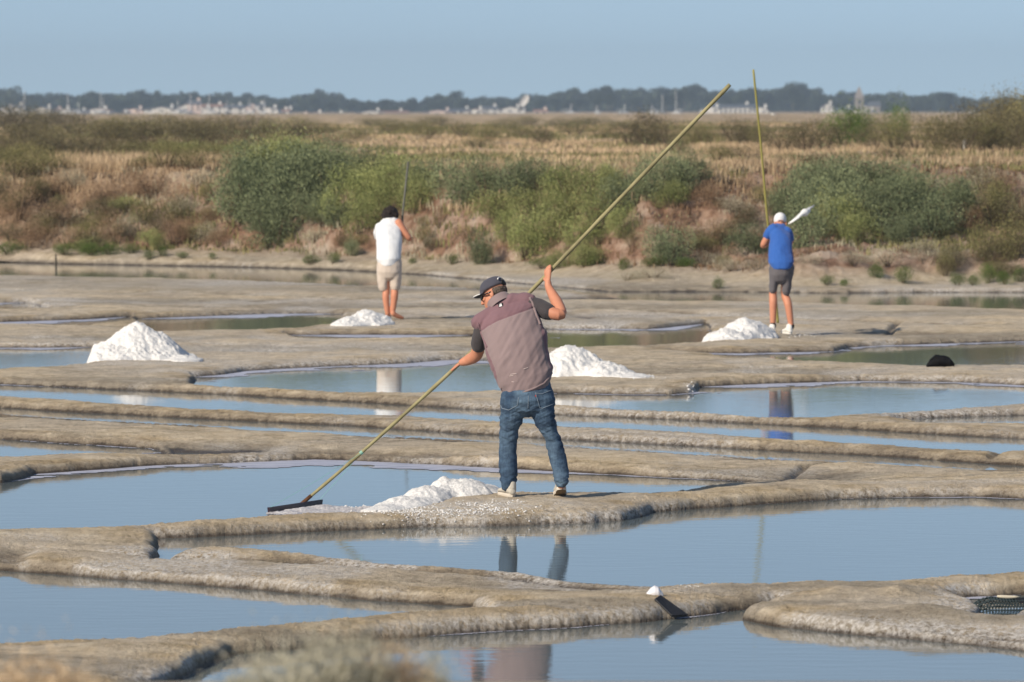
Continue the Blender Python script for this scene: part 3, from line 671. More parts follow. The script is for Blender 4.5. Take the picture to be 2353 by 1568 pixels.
# ---------------------------------------------------------------- the far shore: trees, town, masts
def box(bm, x0, x1, y0, y1, z0, z1):
    v = [bm.verts.new(p) for p in ((x0,y0,z0),(x1,y0,z0),(x1,y1,z0),(x0,y1,z0),(x0,y0,z1),(x1,y0,z1),(x1,y1,z1),(x0,y1,z1))]
    for f in ((3,2,1,0),(4,5,6,7),(0,1,5,4),(1,2,6,5),(2,3,7,6),(3,0,4,7)): bm.faces.new([v[i] for i in f])
def bm_obj(name, bm, mat, parent=None, smooth=False):
    bmesh.ops.recalc_face_normals(bm, faces=bm.faces[:])
    me = bpy.data.meshes.new(name); bm.to_mesh(me); bm.free()
    for m in (mat if isinstance(mat, (list, tuple)) else [mat]): me.materials.append(m)
    if smooth: me.polygons.foreach_set('use_smooth', np.ones(len(me.polygons), bool))
    return link(name, me, parent)
FARZ = 0.4
def far_crown(seed, flat, n=1500):
    rng = np.random.default_rng(seed); lobes = []
    for i in range(8):
        a = rng.random()*6.28; q = rng.random()*0.33
        lobes.append((math.cos(a)*q, math.sin(a)*q, 0.55+0.25*rng.random(), 0.2, 0.2, 0.16*flat+0.04))
    P, N, T = crown_points(n, lobes, rng, 0.4)
    P[:, 2] = (P[:, 2]-P[:, 2].min()); P[:, 2] /= P[:, 2].max()
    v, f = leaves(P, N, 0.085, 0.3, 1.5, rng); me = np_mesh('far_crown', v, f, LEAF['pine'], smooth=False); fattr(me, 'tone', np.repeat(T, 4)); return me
FC = [far_crown(500+i, 0.6+0.25*(i % 3)) for i in range(5)]
bm = bmesh.new(); tube(bm, [(0, 0, -0.05), (0.01, 0, 0.5), (-0.01, 0.0, 1.0)], [0.03, 0.022, 0.012], 6)
for a in (0.4, 2.3, 4.1): tube(bm, [(0, 0, 0.62), (math.cos(a)*.12, math.sin(a)*.12, 0.95)], [0.012, 0.006], 5)
ftr = bpy.data.meshes.new('far_trunk'); bm.to_mesh(ftr); bm.free(); ftr.materials.append(BARK)
tops = [(0,200),(40,205),(60,222),(90,218),(130,212),(170,214),(230,210),(300,212),(420,214),(520,216),(640,222),(700,212),(745,210),(790,222),(850,232),(890,226),(960,230),(990,216),(1050,214),(1080,222),(1110,222),(1180,224),(1260,214),(1290,206),
        (1350,208),(1400,200),(1440,204),(1500,206),(1560,198),(1605,190),(1625,202),(1680,206),(1740,206),(1780,198),(1830,192),(1870,200),(1905,214),(1950,212),(2020,212),(2100,216),(2170,208),(2210,222),(2260,226),(2353,220),(2450,222)]
rt = random.Random(11); trees = []; cnt_t = {}
x = -60.0
while x < 2420:
    top = float(np.interp(x, [t[0] for t in tops], [t[1] for t in tops]))+rt.uniform(-6, 7)
    D = rt.uniform(2350, 2750); base = Y0+F*(CAM_H-FARZ)/D
    trees.append((x, top, base, D, rt.uniform(44, 74))); x += rt.uniform(20, 36)
for x in np.arange(-60, 2420, 36):        # a second, lower row in front of the gaps
    top = float(np.interp(x, [t[0] for t in tops], [t[1] for t in tops]))+rt.uniform(9, 20)
    trees.append((x+rt.uniform(-12, 12), top, 262, rt.uniform(2200, 2340), rt.uniform(34, 56)))
def span(x):
    return ('at the far left' if x < 300 else 'left of the long white buildings' if x < 620 else 'above the white-shirted man' if x < 1100 else
            'near the middle of the horizon' if x < 1500 else 'around the long white hall' if x < 1800 else 'around the church spire' if x < 2100 else 'at the far right')
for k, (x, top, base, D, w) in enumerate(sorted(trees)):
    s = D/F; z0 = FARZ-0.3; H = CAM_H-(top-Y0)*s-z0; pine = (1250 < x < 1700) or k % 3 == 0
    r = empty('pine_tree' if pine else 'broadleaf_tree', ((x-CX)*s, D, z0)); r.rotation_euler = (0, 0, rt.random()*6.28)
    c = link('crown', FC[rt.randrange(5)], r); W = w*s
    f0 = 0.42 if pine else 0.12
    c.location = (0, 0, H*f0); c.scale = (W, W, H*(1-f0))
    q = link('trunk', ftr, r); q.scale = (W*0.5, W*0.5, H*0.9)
    lab = ('bare-trunked pine' if pine else 'rounded dark tree')+' on the hazy far shore '+span(x)
    key = ('p' if pine else 'b')+span(x); cnt_t[key] = cnt_t.get(key, 0)+1
    tag(r, ('pine' if pine else 'dark tree')+f' far off {span(x)}, {ORD[cnt_t[key]-1]} from the left', 'tree', ('pines' if pine else 'round trees')+' on the far shore '+span(x))
# undergrowth closing the wood
Pw = []; rngw = np.random.default_rng(77); n = 26000
Xw = rngw.uniform(-60, 2420, n); Dw = rngw.uniform(2500, 2800, n); tp = np.interp(Xw, [t[0] for t in tops], [t[1] for t in tops])+11
hz = rngw.random(n)**0.8; Zt = CAM_H-(tp-Y0)*Dw/F
P = np.stack([(Xw-CX)*Dw/F, Dw, 0.6+(Zt-0.6)*hz], 1)
v, f = leaves(P, rngw.normal(0, 1, (n, 3)), 3.4, 0.3, 1.5, rngw); me = np_mesh('far_wood', v, f, LEAF['pine'], smooth=False); fattr(me, 'tone', np.repeat(rngw.random(n)*0.7, 4))
tag(link('far_wood', me), 'dark wood filling the far shore behind the town', kind='stuff')

WHITE = simple('whitewash', (0.62, 0.60, 0.57), 0.8, 0.05, 0.5); PINKW = simple('pale_pink_render', (0.62, 0.50, 0.45), 0.8, 0.05, 0.5)
SLATE = simple('slate_roof', (0.10, 0.11, 0.13), 0.7, 0.2, 1.0); TILE = simple('tile_roof', (0.30, 0.17, 0.12), 0.8, 0.2, 1.0); GLASSD = simple('window_glass', (0.04, 0.05, 0.06), 0.2)
STONE = simple('church_stone', (0.26, 0.23, 0.21), 0.9, 0.1, 1.0); GREYM = simple('mast_metal', (0.75, 0.75, 0.74), 0.5)
def house(x, yb, w, h, roofh, D, wall, roof, label, group, nwin=3, floors=2, gable=False, cat='house'):
    s = D/F; z0 = CAM_H-(yb-Y0)*s; W = w*s*(1.6 if cat == 'house' else 1); Hh = h*s*(0.6 if cat == 'house' else 0.9); Rh = roofh*s*0.8; dpt = min(W, 12)
    r = empty('house', ((x-CX)*s, D, z0)); r.rotation_euler = (0, 0, random.uniform(-0.15, 0.15))
    b = bmesh.new(); box(b, -W/2, W/2, 0, dpt, -2, Hh)
    if gable:
        a = [b.verts.new(p) for p in ((-W/2, 0, Hh), (W/2, 0, Hh), (0, 0, Hh+Rh), (-W/2, dpt, Hh), (W/2, dpt, Hh), (0, dpt, Hh+Rh))]
        b.faces.new(a[:3]); b.faces.new(a[3:])
    bm_obj('wall', b, wall, r)
    b = bmesh.new(); e = 0.3
    if Rh > 0.2:
        if gable: pr = [(-W/2-e, -e, Hh-0.1), (0, -e, Hh+Rh+0.2), (W/2+e, -e, Hh-0.1), (-W/2-e, dpt+e, Hh-0.1), (0, dpt+e, Hh+Rh+0.2), (W/2+e, dpt+e, Hh-0.1)]
        else: pr = [(-W/2-e, -e, Hh+.01), (-W/2-e, dpt/2, Hh+Rh), (-W/2-e, dpt+e, Hh+.01), (W/2+e, -e, Hh+.01), (W/2+e, dpt/2, Hh+Rh), (W/2+e, dpt+e, Hh+.01)]
        a = [b.verts.new(p) for p in pr]
        if gable:
            b.faces.new((a[0], a[1], a[4], a[3])); b.faces.new((a[1], a[2], a[5], a[4]))
            a2 = [b.verts.new((p[0], p[1], p[2]-0.25)) for p in pr]; b.faces.new((a2[3], a2[4], a2[1], a2[0])); b.faces.new((a2[4], a2[5], a2[2], a2[1]))
        else:
            b.faces.new(a[:3]); b.faces.new(a[3:]); b.faces.new((a[0], a[1], a[4], a[3])); b.faces.new((a[1], a[2], a[5], a[4])); b.faces.new((a[2], a[0], a[3], a[5]))
        ro = bm_obj('roof', b, roof, r)
        b = bmesh.new(); box(b, W*0.22, W*0.22+1.0, dpt/2-0.5, dpt/2+0.5, Hh+Rh*0.3, Hh+Rh+1.0); c = bm_obj('chimney', b, wall, ro)
    for fl in range(floors):
        for k in range(nwin):
            wx = -W/2+W*(k+0.5)/nwin; zz = Hh*(fl+0.35)/floors; ww = min(1.4, W/nwin*0.4); b = bmesh.new()
            box(b, wx-ww/2, wx+ww/2, -0.06, 0.02, zz, zz+min(1.8, Hh/floors*0.5)); bm_obj('window', b, GLASSD, r)
    return tag(r, label, cat, group)
H_ = [(10,258,30,16,6),(38,250,18,10,8),(95,262,30,20,10),(122,263,40,16,8),(145,258,24,12,6),(275,262,26,8,4),(330,262,46,12,4),(305,256,30,10,6),(425,258,20,24,10),(448,252,18,28,10),(462,262,40,22,8),(487,260,34,30,8),
      (515,262,34,26,6),(540,262,30,30,8),(565,262,34,24,8),(590,260,26,34,6),(615,262,30,24,6),(640,262,30,16,6),(660,262,14,16,8),(718,264,30,10,4),(770,264,40,8,4),(850,262,44,12,6),(905,262,44,10,6),(1005,262,44,14,6),(1060,260,36,14,7),(1090,262,24,18,6),
      (1128,260,22,22,8),(1172,262,40,22,10),(1242,260,20,12,6),(220,256,40,10,6),(370,254,50,10,8),(400,262,30,16,6),(180,262,34,12,6),(1900,250,16,14,10),(1940,262,36,20,8),(1972,262,38,16,6),(1990,262,26,14,6),(2060,262,40,8,6),(680,266,50,8,3)]
for n, (x, yb, w, h, rh) in enumerate(sorted(H_)):
    kk = 'pale pink' if n % 5 == 3 else 'white'
    near_ = ('far left end of the shore' if x < 200 else 'shore behind the left scrub' if x < 410 else 'white row left of centre' if x < 700 else 'shore above the white-shirted man' if x < 1100 else 'shore in the middle' if x < 1400 else 'shore beside the church')
    idx = [q[0] for q in sorted(H_) if (q[0] < 200) == (x < 200) and (q[0] < 410) == (x < 410) and (q[0] < 700) == (x < 700) and (q[0] < 1100) == (x < 1100) and (q[0] < 1400) == (x < 1400)].index(x)
    house(x, yb+4, w, h, rh, 2080+(n*37) % 120, PINKW if n % 5 == 3 else WHITE, TILE if n % 3 == 0 else SLATE, f'small {kk} house on the {near_}, {ORD[idx]} from the left', 'houses on the far shore', nwin=2+(w > 30), floors=1+(h > 18), gable=n % 2 == 0)
# long white hall with towers, right of the big pole
hall = house(1690, 266, 100, 20, 10, 2050, WHITE, SLATE, 'long low white hall with a grey roof behind the raised pole tips', None, 9, 1, cat='hall')
house(1632, 267, 30, 26, 8, 2040, WHITE, SLATE, 'white end building with a gable left of the long white hall', None, 2, 2, True)
house(1745, 267, 26, 22, 10, 2040, WHITE, SLATE, 'white end building with a gable right of the long white hall', None, 2, 2, True)
# church with a spire
D = 2200; s = D/F; r = empty('church', ((1975-CX)*s, D, CAM_H-(262-Y0)*s))
b = bmesh.new(); box(b, -1.6, 1.6, 0, 4, -2, 6.2); bm_obj('tower', b, STONE, r)
b = bmesh.new(); a = [b.verts.new(p) for p in ((-1.8, -.3, 6.2), (1.8, -.3, 6.2), (1.8, 4.3, 6.2), (-1.8, 4.3, 6.2))]; tp_ = b.verts.new((0, 2, 11.0))
for k in range(4): b.faces.new((a[k], a[(k+1) % 4], tp_))
b.faces.new(a[::-1]); bm_obj('spire', b, STONE, r)
b = bmesh.new(); box(b, 1.7, 8, 0.3, 5, -2, 3.0); bm_obj('nave', b, STONE, r)
b = bmesh.new(); a = [b.verts.new(p) for p in ((1.7,0,3.02),(8.3,0,3.02),(8.3,5.3,3.02),(1.7,5.3,3.02),(1.7,2.6,4.8),(8.3,2.6,4.8))]
for f_ in ((0,1,5,4),(2,3,4,5),(0,4,3),(1,2,5),(3,2,1,0)): b.faces.new([a[i] for i in f_])
bm_obj('nave_roof', b, SLATE, r)
for zz in (1.2, 3.8):
    b = bmesh.new(); box(b, -0.5, 0.5, -0.08, 0.03, zz, zz+1.4); bm_obj('window', b, GLASSD, r)
tag(r, 'stone church with a pointed spire rising above the far trees', 'church')
# sailing boats: hull and mast in front of the shore
M_ = [(53,205),(100,228),(156,212),(165,228),(232,208),(235,222),(290,230),(178,232),(410,228),(428,216),(436,214),(455,226),(483,214),(500,224),(520,230),(545,222),(575,226),(600,218),(607,226),(920,235),(1310,236),(1330,228),(1372,240),(1410,232),(1433,236),(1478,226),(1500,238),(1520,214),(1555,206),(1580,228),(2235,246)]
HULL = simple('hull_white', (0.5, 0.5, 0.5), 0.4)
M_ = [q for k, q in enumerate(sorted(M_)) if k % 2 == 0 or q[1] < 216]
for n, (x, top) in enumerate(sorted(M_)):
    D = 1900+(n*53) % 90; s = D/F; z0 = CAM_H-(266-Y0)*s; H = (266-top)*s
    r = empty('sailing_boat', ((x-CX)*s, D, z0-0.4)); r.rotation_euler = (0, 0, (n*1.7) % 3.1)
    b = bmesh.new(); prev = None
    for tx, ww, zb in ((-3.2, 0.8, 0.35), (-1.5, 1.25, 0.0), (1.0, 1.15, 0.0), (3.6, 0.08, 0.5)):
        cur = [b.verts.new(p) for p in ((tx, -ww, 1.3), (tx, -ww*0.5, zb), (tx, ww*0.5, zb), (tx, ww, 1.3))]
        if prev:
            for k in range(4): b.faces.new((prev[k], prev[(k+1) % 4], cur[(k+1) % 4], cur[k]))
        else: b.faces.new(cur)
        prev = cur
    b.faces.new(prev[::-1]); box(b, -1.6, 1.2, -0.6, 0.6, 1.31, 1.8); bm_obj('hull', b, HULL, r)
    b = bmesh.new(); tube(b, [(0.4, 0, 1.2), (0.4, 0, H)], [0.12, 0.07], 6); tube(b, [(0.4, 0, 2.4), (-2.8, 0, 2.3)], 0.07, 6); bm_obj('mast', b, GREYM, r)
    seg = 'at the far left' if x < 300 else 'before the white row of houses' if x < 700 else 'above the white-shirted man' if x < 1100 else 'before the dark pines right of centre'
    same = [q[0] for q in sorted(M_) if ((q[0] < 300) == (x < 300)) and ((q[0] < 700) == (x < 700)) and ((q[0] < 1100) == (x < 1100))]
    tag(r, f'sailing boat mast {seg}, {ORD[same.index(x)]} from the left' if len(same) > 1 else f'lone white sailing boat mast {seg}', 'boat', 'sailing boats along the far shore')
# sail catching the light above the trees
def at_obj(name, x, y, D, z=None):
    p = AT(x, y, D); return empty(name, (p.x, p.y, p.z if z is None else z))
# small white marker post on the plain
for (x, y, h, lab) in ((2217, 345, 20, 'short pale marker post before the hedge at the right'),):
    p = ray(x, y); s = p.y/F; b = bmesh.new(); tube(b, [(0, 0, -0.2), (0, 0, h*s)], [0.05, 0.045], 8); tube(b, [(0, 0, h*s), (0, 0, h*s+.05)], [0.06, 0.03], 8)
    o = bm_obj('marker_post', b, WHITE); o.location = p; tag(o, lab, 'post')
# haze over the flats
b = bmesh.new(); box(b, -1400, 1400, -20, 3000, -1.7, 34); hz_ = bm_obj('haze', b, [])
m = bpy.data.materials.new('haze_air'); m.use_nodes = True; n = m.node_tree.nodes; n.remove(n['Principled BSDF'])
pv = n.new('ShaderNodeVolumePrincipled'); pv.inputs['Density'].default_value = 0.00023; pv.inputs['Color'].default_value = (0.72, 0.86, 1.0, 1); pv.inputs['Anisotropy'].default_value = 0.2
m.node_tree.links.new(pv.outputs[0], n['Material Output'].inputs['Volume']); hz_.data.materials.append(m); tag(hz_, 'thin bluish haze over the flats and far shore', kind='stuff')
# ---------------------------------------------------------------- people
SKIN = NT('sunburnt_skin'); t = SKIN
t.color(t.mix(t.noise(14, t.obj(), det=4), (0.46, 0.185, 0.11), (0.60, 0.275, 0.175))); t.rough(0.5); t.b.inputs['Subsurface Weight'].default_value = 0.0; t.b.inputs['Subsurface Radius'].default_value = (0.02, 0.008, 0.005)
t.bump(t.noise(120, t.obj()), 0.0006); SKIN = t.m
def fabric(name, a, b, sc, weave=0.0, rough=0.85, stretch=(1, 1, 1), bumpd=0.004, fine=300):
    t = NT(name); o = t.obj()
    f = t.noise(sc, o, det=5, rough=0.6, stretch=stretch); w = t.noise(fine, o, det=2)
    c = t.mix(f, a, b)
    if weave: c = t.mix(weave, c, t.ramp(w, [(0.35, (0.5, 0.5, 0.5)), (0.65, (1.3, 1.3, 1.3))]), 'MULTIPLY')
    t.color(c); t.rough(rough); t.b.inputs['Sheen Weight'].default_value = 0.15
    t.bump(t.math('ADD', f, t.math('MULTIPLY', w, 0.08)), bumpd); return t.m
def blob(name, lofts, voxel, mat, parent=None, smooth=3, disp=None, loc=None, sub=0):
    """join closed lofts into one continuous skin; lofts: list of lists of rings (centre, u, w)"""
    bm = bmesh.new()
    for rings in lofts:
        prev = None; first = None; n = 20
        for c, u, w in rings:
            cur = ring_verts(bm, Vector(c), Vector(u), Vector(w), n)
            if prev: bridge(bm, prev, cur)
            else: first = cur
            prev = cur
        # domed ends
        for ring, (c, u, w), nb in ((first, rings[0], rings[1][0]), (prev, rings[-1], rings[-2][0])):
            c = Vector(c); d = (c-Vector(nb)).normalized()*min(Vector(u).length, Vector(w).length)
            r2 = ring_verts(bm, c+d*0.6, Vector(u)*0.75, Vector(w)*0.75, n); bridge(bm, ring, r2)
            tip = bm.verts.new(c+d*0.95)
            for i in range(n): bm.faces.new((r2[i], r2[(i+1) % n], tip))
    bmesh.ops.recalc_face_normals(bm, faces=bm.faces[:])
    me = bpy.data.meshes.new('tmp'); bm.to_mesh(me); bm.free()
    o = bpy.data.objects.new('tmp', me); COL.objects.link(o)
    m = o.modifiers.new('r', 'REMESH'); m.mode = 'VOXEL'; m.voxel_size = voxel
    m = o.modifiers.new('s', 'SMOOTH'); m.iterations = smooth; m.factor = 0.6
    dg = bpy.context.evaluated_depsgraph_get(); me2 = bpy.data.meshes.new_from_object(o.evaluated_get(dg)); me2.name = name
    bpy.data.objects.remove(o); bpy.data.meshes.remove(me)
    n = len(me2.vertices); co = np.empty(n*3, np.float32); me2.vertices.foreach_get('co', co); co = co.reshape(-1, 3).astype(float)
    if disp is not None:
        no = np.empty(n*3, np.float32); me2.vertex_normals.foreach_get('vector', no); no = no.reshape(-1, 3)
        co = co + no*disp(co, no)[:, None]
    if loc is not None: co = co-np.array(loc)
    me2.vertices.foreach_set('co', co.astype(np.float32).ravel())
    me2.polygons.foreach_set('use_smooth', np.ones(len(me2.polygons), bool)); me2.materials.clear()
    for mm in (mat if isinstance(mat, (list, tuple)) else [mat]): me2.materials.append(mm)
    me2.update()
    return link(name, me2, parent)
def limb(pts, rad, n_sub=4, sq=1.0):
    """rings along a smooth path through joints"""
    pts = [Vector(p) for p in pts]; P = []; R = []
    for i in range(len(pts)-1):
        for k in range(n_sub):
            f = k/n_sub; p0 = pts[max(i-1, 0)]; p1 = pts[i]; p2 = pts[i+1]; p3 = pts[min(i+2, len(pts)-1)]
            c = 0.5*((2*p1)+(p2-p0)*f+(2*p0-5*p1+4*p2-p3)*f*f+(3*p1-p0-3*p2+p3)*f**3)
            P.append(c); R.append(rad[i]*(1-f)+rad[i+1]*f)
    P.append(pts[-1]); R.append(rad[-1]); rings = []
    for i, p in enumerate(P):
        d = (P[min(i+1, len(P)-1)]-P[max(i-1, 0)]).normalized()
        u = d.cross(Vector((0, 1, 0)) if abs(d.y) < 0.93 else Vector((0, 0, 1))).normalized(); w = u.cross(d).normalized()
        rings.append((p, u*R[i], w*R[i]*sq))
    return rings
def egg(c, r, R=None, n=7):
    """ellipsoid as rings, axes from matrix R (columns x, y, z)"""
    c = Vector(c); R = R or Matrix.Identity(3); out = []
    for k in range(n):
        a = math.pi*(k+0.5)/n; z = -math.cos(a)*r[2]; q = math.sin(a)
        out.append((c+R@Vector((0, 0, z)), R@Vector((r[0]*q, 0, 0)), R@Vector((0, r[1]*q, 0))))
    return out
def head_lofts(c, R):
    """skull, jaw, nose, ears; c = point between the ears; R columns: right, forward, up"""
    T = lambda x, y, z: Vector(c)+R@Vector((x, y, z))
    L = [egg(T(0, -0.012, 0.045), (0.074, 0.098, 0.085), R), egg(T(0, 0.03, -0.035), (0.058, 0.068, 0.075), R), egg(T(0, 0.062, -0.082), (0.034, 0.032, 0.026), R),
         egg(T(0, 0.055, 0.02), (0.060, 0.045, 0.045), R)]
    L.append(limb([T(0, 0.092, 0.015), T(0, 0.108, -0.012), T(0, 0.115, -0.028)], [0.009, 0.012, 0.014], 2))      # nose
    L.append(egg(T(0, 0.092, -0.052), (0.023, 0.012, 0.008), R)); L.append(egg(T(0, 0.091, -0.066), (0.019, 0.012, 0.008), R))  # lips
    for s in (-1, 1):
        L.append(egg(T(0.078*s, -0.008, -0.002), (0.010, 0.019, 0.032), R)); L.append(egg(T(0.04*s, 0.075, -0.012), (0.02, 0.018, 0.018), R))
        L.append(egg(T(0.03*s, 0.088, 0.03), (0.022, 0.010, 0.008), R))
    return L
def hand_lofts(wrist, palm, axis, back, r=0.0125, grip=0.018):
    """palm from wrist to palm centre; four fingers curl round a bar along axis; thumb from the palm's side"""
    wrist, palm = Vector(wrist), Vector(palm); axis = Vector(axis).normalized(); back = Vector(back).normalized()
    d = (palm-wrist).normalized(); L = []
    side = axis
    L.append([(wrist, side*0.024, back*0.018), (wrist.lerp(palm, 0.5), side*0.036, back*0.017), (palm, side*0.041, back*0.016), (palm+d*0.02, side*0.036, back*0.013)])
    for k, (off, ln) in enumerate(((-0.030, 0.9), (-0.011, 1.06), (0.010, 1.0), (0.029, 0.8))):
        b = palm+side*off+d*0.012; g = grip+0.011
        j1 = b+d*0.026*ln+back*0.002; j2 = j1+d*0.012-back*0.024*ln; j3 = j2-d*0.026*ln-back*0.010
        L.append(limb([b, j1, j2, j3], [0.0098, 0.0095, 0.0085, 0.0072], 3))
    tb = wrist.lerp(palm, 0.45)-side*0.026
    L.append(limb([tb, tb-side*0.016+d*0.022-back*0.018, tb-side*0.004+d*0.040-back*0.034, tb+side*0.014+d*0.048-back*0.036], [0.013, 0.0115, 0.0100, 0.0085], 3))
    return L

# ---- the man in the vest. zoom coordinates: picture region 1050..1450, 620..1260 enlarged 2.45 times
D1 = 44.0
def M(x, y, dd=0.0):
    sx = 1050+x*0.408163; sy = 620+y*0.408163
    return AT(sx/1.0625, sy/1.0625, D1+dd)
px = 0.408163/1.0625*D1/F           # metres per zoom pixel
FEET_Z = M(640, 1462).z
man = empty('person', (M(620, 1462).x, D1, FEET_Z)); man_loc = tuple(man.location)
tag(man, 'man in plum vest, jeans and dark cap pulling a long salt rake', 'person')
def tor(L_, R_, hd, dd, dl=0.0):     # torso ring through the left and right outline points
    a = M(*L_, dd); b = M(*R_, dd); c = (a+b)/2; u = (b-a)/2
    return (c, u, Vector((0, hd, 0)))
torso = [tor((440,845),(728,728),.145,.02), tor((412,800),(738,680),.158,.03), tor((384,720),(722,610),.165,.05), tor((352,640),(706,545),.17,.08), tor((338,575),(690,470),.17,.11),
         tor((318,510),(668,400),.165,.15), tor((296,455),(648,335),.15,.19), tor((288,410),(630,285),.13,.22), tor((308,368),(600,262),.105,.25), tor((350,335),(540,262),.08,.27)]
f = Vector((-0.88, 0.32, -0.36)).normalized(); up0 = Vector((0.0, 0.18, 1)); up0 = (up0-f*up0.dot(f)).normalized(); rt_ = f.cross(up0)
RH = Matrix((rt_, f, up0)).transposed()
HC = M(386, 248, 0.34)
armR = limb([M(610, 300, .22), M(700, 345, .16), M(782, 362, .14), M(757, 290, .26), M(712, 205, .38), M(706, 172, .40)], [.052, .050, .045, .047, .030, .027], 4)
armL = limb([M(310, 430, .22), M(298, 520, .26), M(276, 600, .30), M(235, 632, .36), M(196, 648, .42), M(186, 652, .43)], [.062, .058, .050, .044, .030, .028], 4)
pole_pts = [((730,1236), 44.78), ((880,1107.5), 44.72), ((1110,899), 44.60), ((1225,783), 44.52), ((1338,668), 44.44), ((1560,437), 44.30), ((1782,207), 44.2)]
POLE = [AT(x/1.0625, y/1.0625, D) for (x, y), D in pole_pts]
axR = (POLE[5]-POLE[4]).normalized(); axL = (POLE[3]-POLE[2]).normalized()
pR = M(703, 122, .44)-Vector((0, 0.030, 0)); pL = M(160, 664, .60)-Vector((0, 0.03, 0))
pR = POLE[4]+Vector((0, -0.030, 0)); pL = POLE[2]+Vector((0.010, -0.026, 0.012))
armR += [] ; wristR = M(708, 168, .40); wristL = M(190, 650, .50)
armL = limb([M(310, 430, .22), M(298, 520, .30), M(278, 602, .40), M(235, 632, .48), wristL], [.050, .050, .050, .044, .029], 4)
hR = hand_lofts(wristR, pR-axR*0.0, axR, Vector((0, -1, 0))); hL = hand_lofts(wristL, pL, -axL, Vector((0.1, -1, 0.35)))
neck = limb([M(455, 345, .26), M(425, 300, .29), M(400, 262, .32)], [.075, .062, .058], 3)
inner = [(c, u*0.78, w*0.74) for c, u, w in torso]
legL = limb([M(505, 880, .01), M(490, 960, .01), M(470, 1100, .035), M(466, 1220, .03), M(468, 1395, .0)], [.070, .062, .046, .042, .034], 4)
legR = limb([M(660, 880, .0), M(672, 960, .0), M(730, 1100, .01), M(764, 1220, -.02), M(787, 1385, -.09)], [.070, .062, .044, .040, .034], 4)
body = blob('body', [inner, neck, armR, armL, [(M(590, 850), Vector((.12, 0, 0)), Vector((0, .09, 0))), (M(590, 880), Vector((.11, 0, 0)), Vector((0, .09, 0)))], legL, legR]+head_lofts(HC, RH)+hR+hL, 0.0052, SKIN, man, 2, loc=man_loc)

# jeans
def leg_rings(rows, hd):
    out = []
    for y, x0, x1, dd in rows:
        c = M((x0+x1)/2, y, dd); hw = (x1-x0)/2*px; out.append((c, Vector((hw, 0, 0)), Vector((0, hd if hd else hw*1.05, 0))))
    return out
pelvis = [(M((a+b)/2, y, dd), Vector(((b-a)/2*px, 0, -t_)), Vector((0, hd, 0))) for y, a, b, hd, dd, t_ in ((770,448,716,.12,.03,-.02),(830,426,736,.14,.02,-.01),(872,418,747,.15,.01,0))]
lL = leg_rings([(865,419,588,.01),(905,417,583,.01),(960,416,563,.01),(1020,414,545,.02),(1060,414,532,.035),(1122,415,525,.04),(1180,411,520,.035),(1240,410,521,.02),(1310,414,527,.0),(1345,420,524,.0),(1372,421,514,-.01),(1384,423,510,-.01)], 0)
lR = leg_rings([(865,584,748,.0),(905,588,748,.0),(960,600,745,.0),(1010,626,750,.0),(1058,655,768,.02),(1122,690,791,.02),(1180,704,806,.0),(1240,716,820,-.03),(1300,733,830,-.06),(1338,740,833,-.08),(1356,744,828,-.09),(1366,748,824,-.09)], 0)
def jean_folds(co, no):
    x = co[:, 0]; z = co[:, 2]; y = co[:, 1]
    kn = M(0, 1090).z; an = M(0, 1350).z; hp = M(0, 960).z
    w = fbm(x*6, z*26+x*14, y*6, s=90, o=3)-.5
    w2 = fbm(x*10, z*45-x*22, y*9, s=91, o=2)-.5
    amp = 0.010*np.exp(-((z-kn)/0.13)**2)+0.016*np.exp(-((z-an)/0.07)**2)+0.010*np.exp(-((z-hp)/0.08)**2)+0.004
    return w*amp*2.2 + w2*amp*0.9
DENIM = NT('denim'); t = DENIM; o_ = t.obj()
fade = t.ramp(t.noise(2.6, o_, det=3, stretch=(2.4, 1, 1)), [(0.40, (0, 0, 0)), (0.68, (1, 1, 1))])
streak = t.noise(60, o_, det=3, stretch=(2.5, 2.5, 0.12)); cre = t.noise(9, o_, det=5, rough=0.7, stretch=(1, 1, 2.6))
c = t.mix(fade, (0.026, 0.050, 0.092), (0.092, 0.145, 0.210))
c = t.mix(0.7, c, t.ramp(cre, [(0.34, (0.55, 0.55, 0.6)), (0.5, (1, 1, 1)), (0.64, (1.5, 1.5, 1.45))]), 'MULTIPLY')
c = t.mix(0.5, c, t.ramp(streak, [(0.35, (0.7, 0.7, 0.7)), (0.65, (1.35, 1.35, 1.35))]), 'MULTIPLY')
t.color(c); t.rough(0.9); t.bump(t.math('ADD', cre, t.math('MULTIPLY', streak, 0.2)), 0.008); DENIM = t.m
jeans = blob('jeans', [pelvis, lL, lR], 0.0055, DENIM, man, 3, jean_folds, man_loc)
def bvh_of(o):
    me = o.data; mw = Matrix.Translation(o.parent.location) if o.parent else Matrix.Identity(4)
    vs = [mw@v.co for v in me.vertices]; return BVHTree.FromPolygons(vs, [p.vertices[:] for p in me.polygons])
def drop(bvh, x, y, lift=0.004):     # where a seam lies on the cloth
    p = M(x, y, 0); o0 = Vector((0, 0, CAM_H)); d = (p-o0).normalized()
    h = bvh.ray_cast(o0+d*40, d, 10)
    return (h[0]+h[1]*lift, h[1]) if h[0] is not None else (None, None)
def seam(name, bvh, pts, r, mat, parent, lift=0.003, step=8):
    P = []
    for i in range(len(pts)-1):
        a = Vector(pts[i]); b = Vector(pts[i+1]); n = max(1, int((b-a).length/step))
        for k in range(n): P.append(a.lerp(b, k/n))
    P.append(Vector(pts[-1])); Q3 = [drop(bvh, p.x, p.y, lift)[0] for p in P]; Q3 = [q-Vector(man_loc) for q in Q3 if q is not None]
    b = bmesh.new(); tube(b, Q3, r, 6); return bm_obj(name, b, mat, parent, True)
bj = bvh_of(jeans)
STITCH = simple('faded_stitching', (0.22, 0.27, 0.33), 0.9)
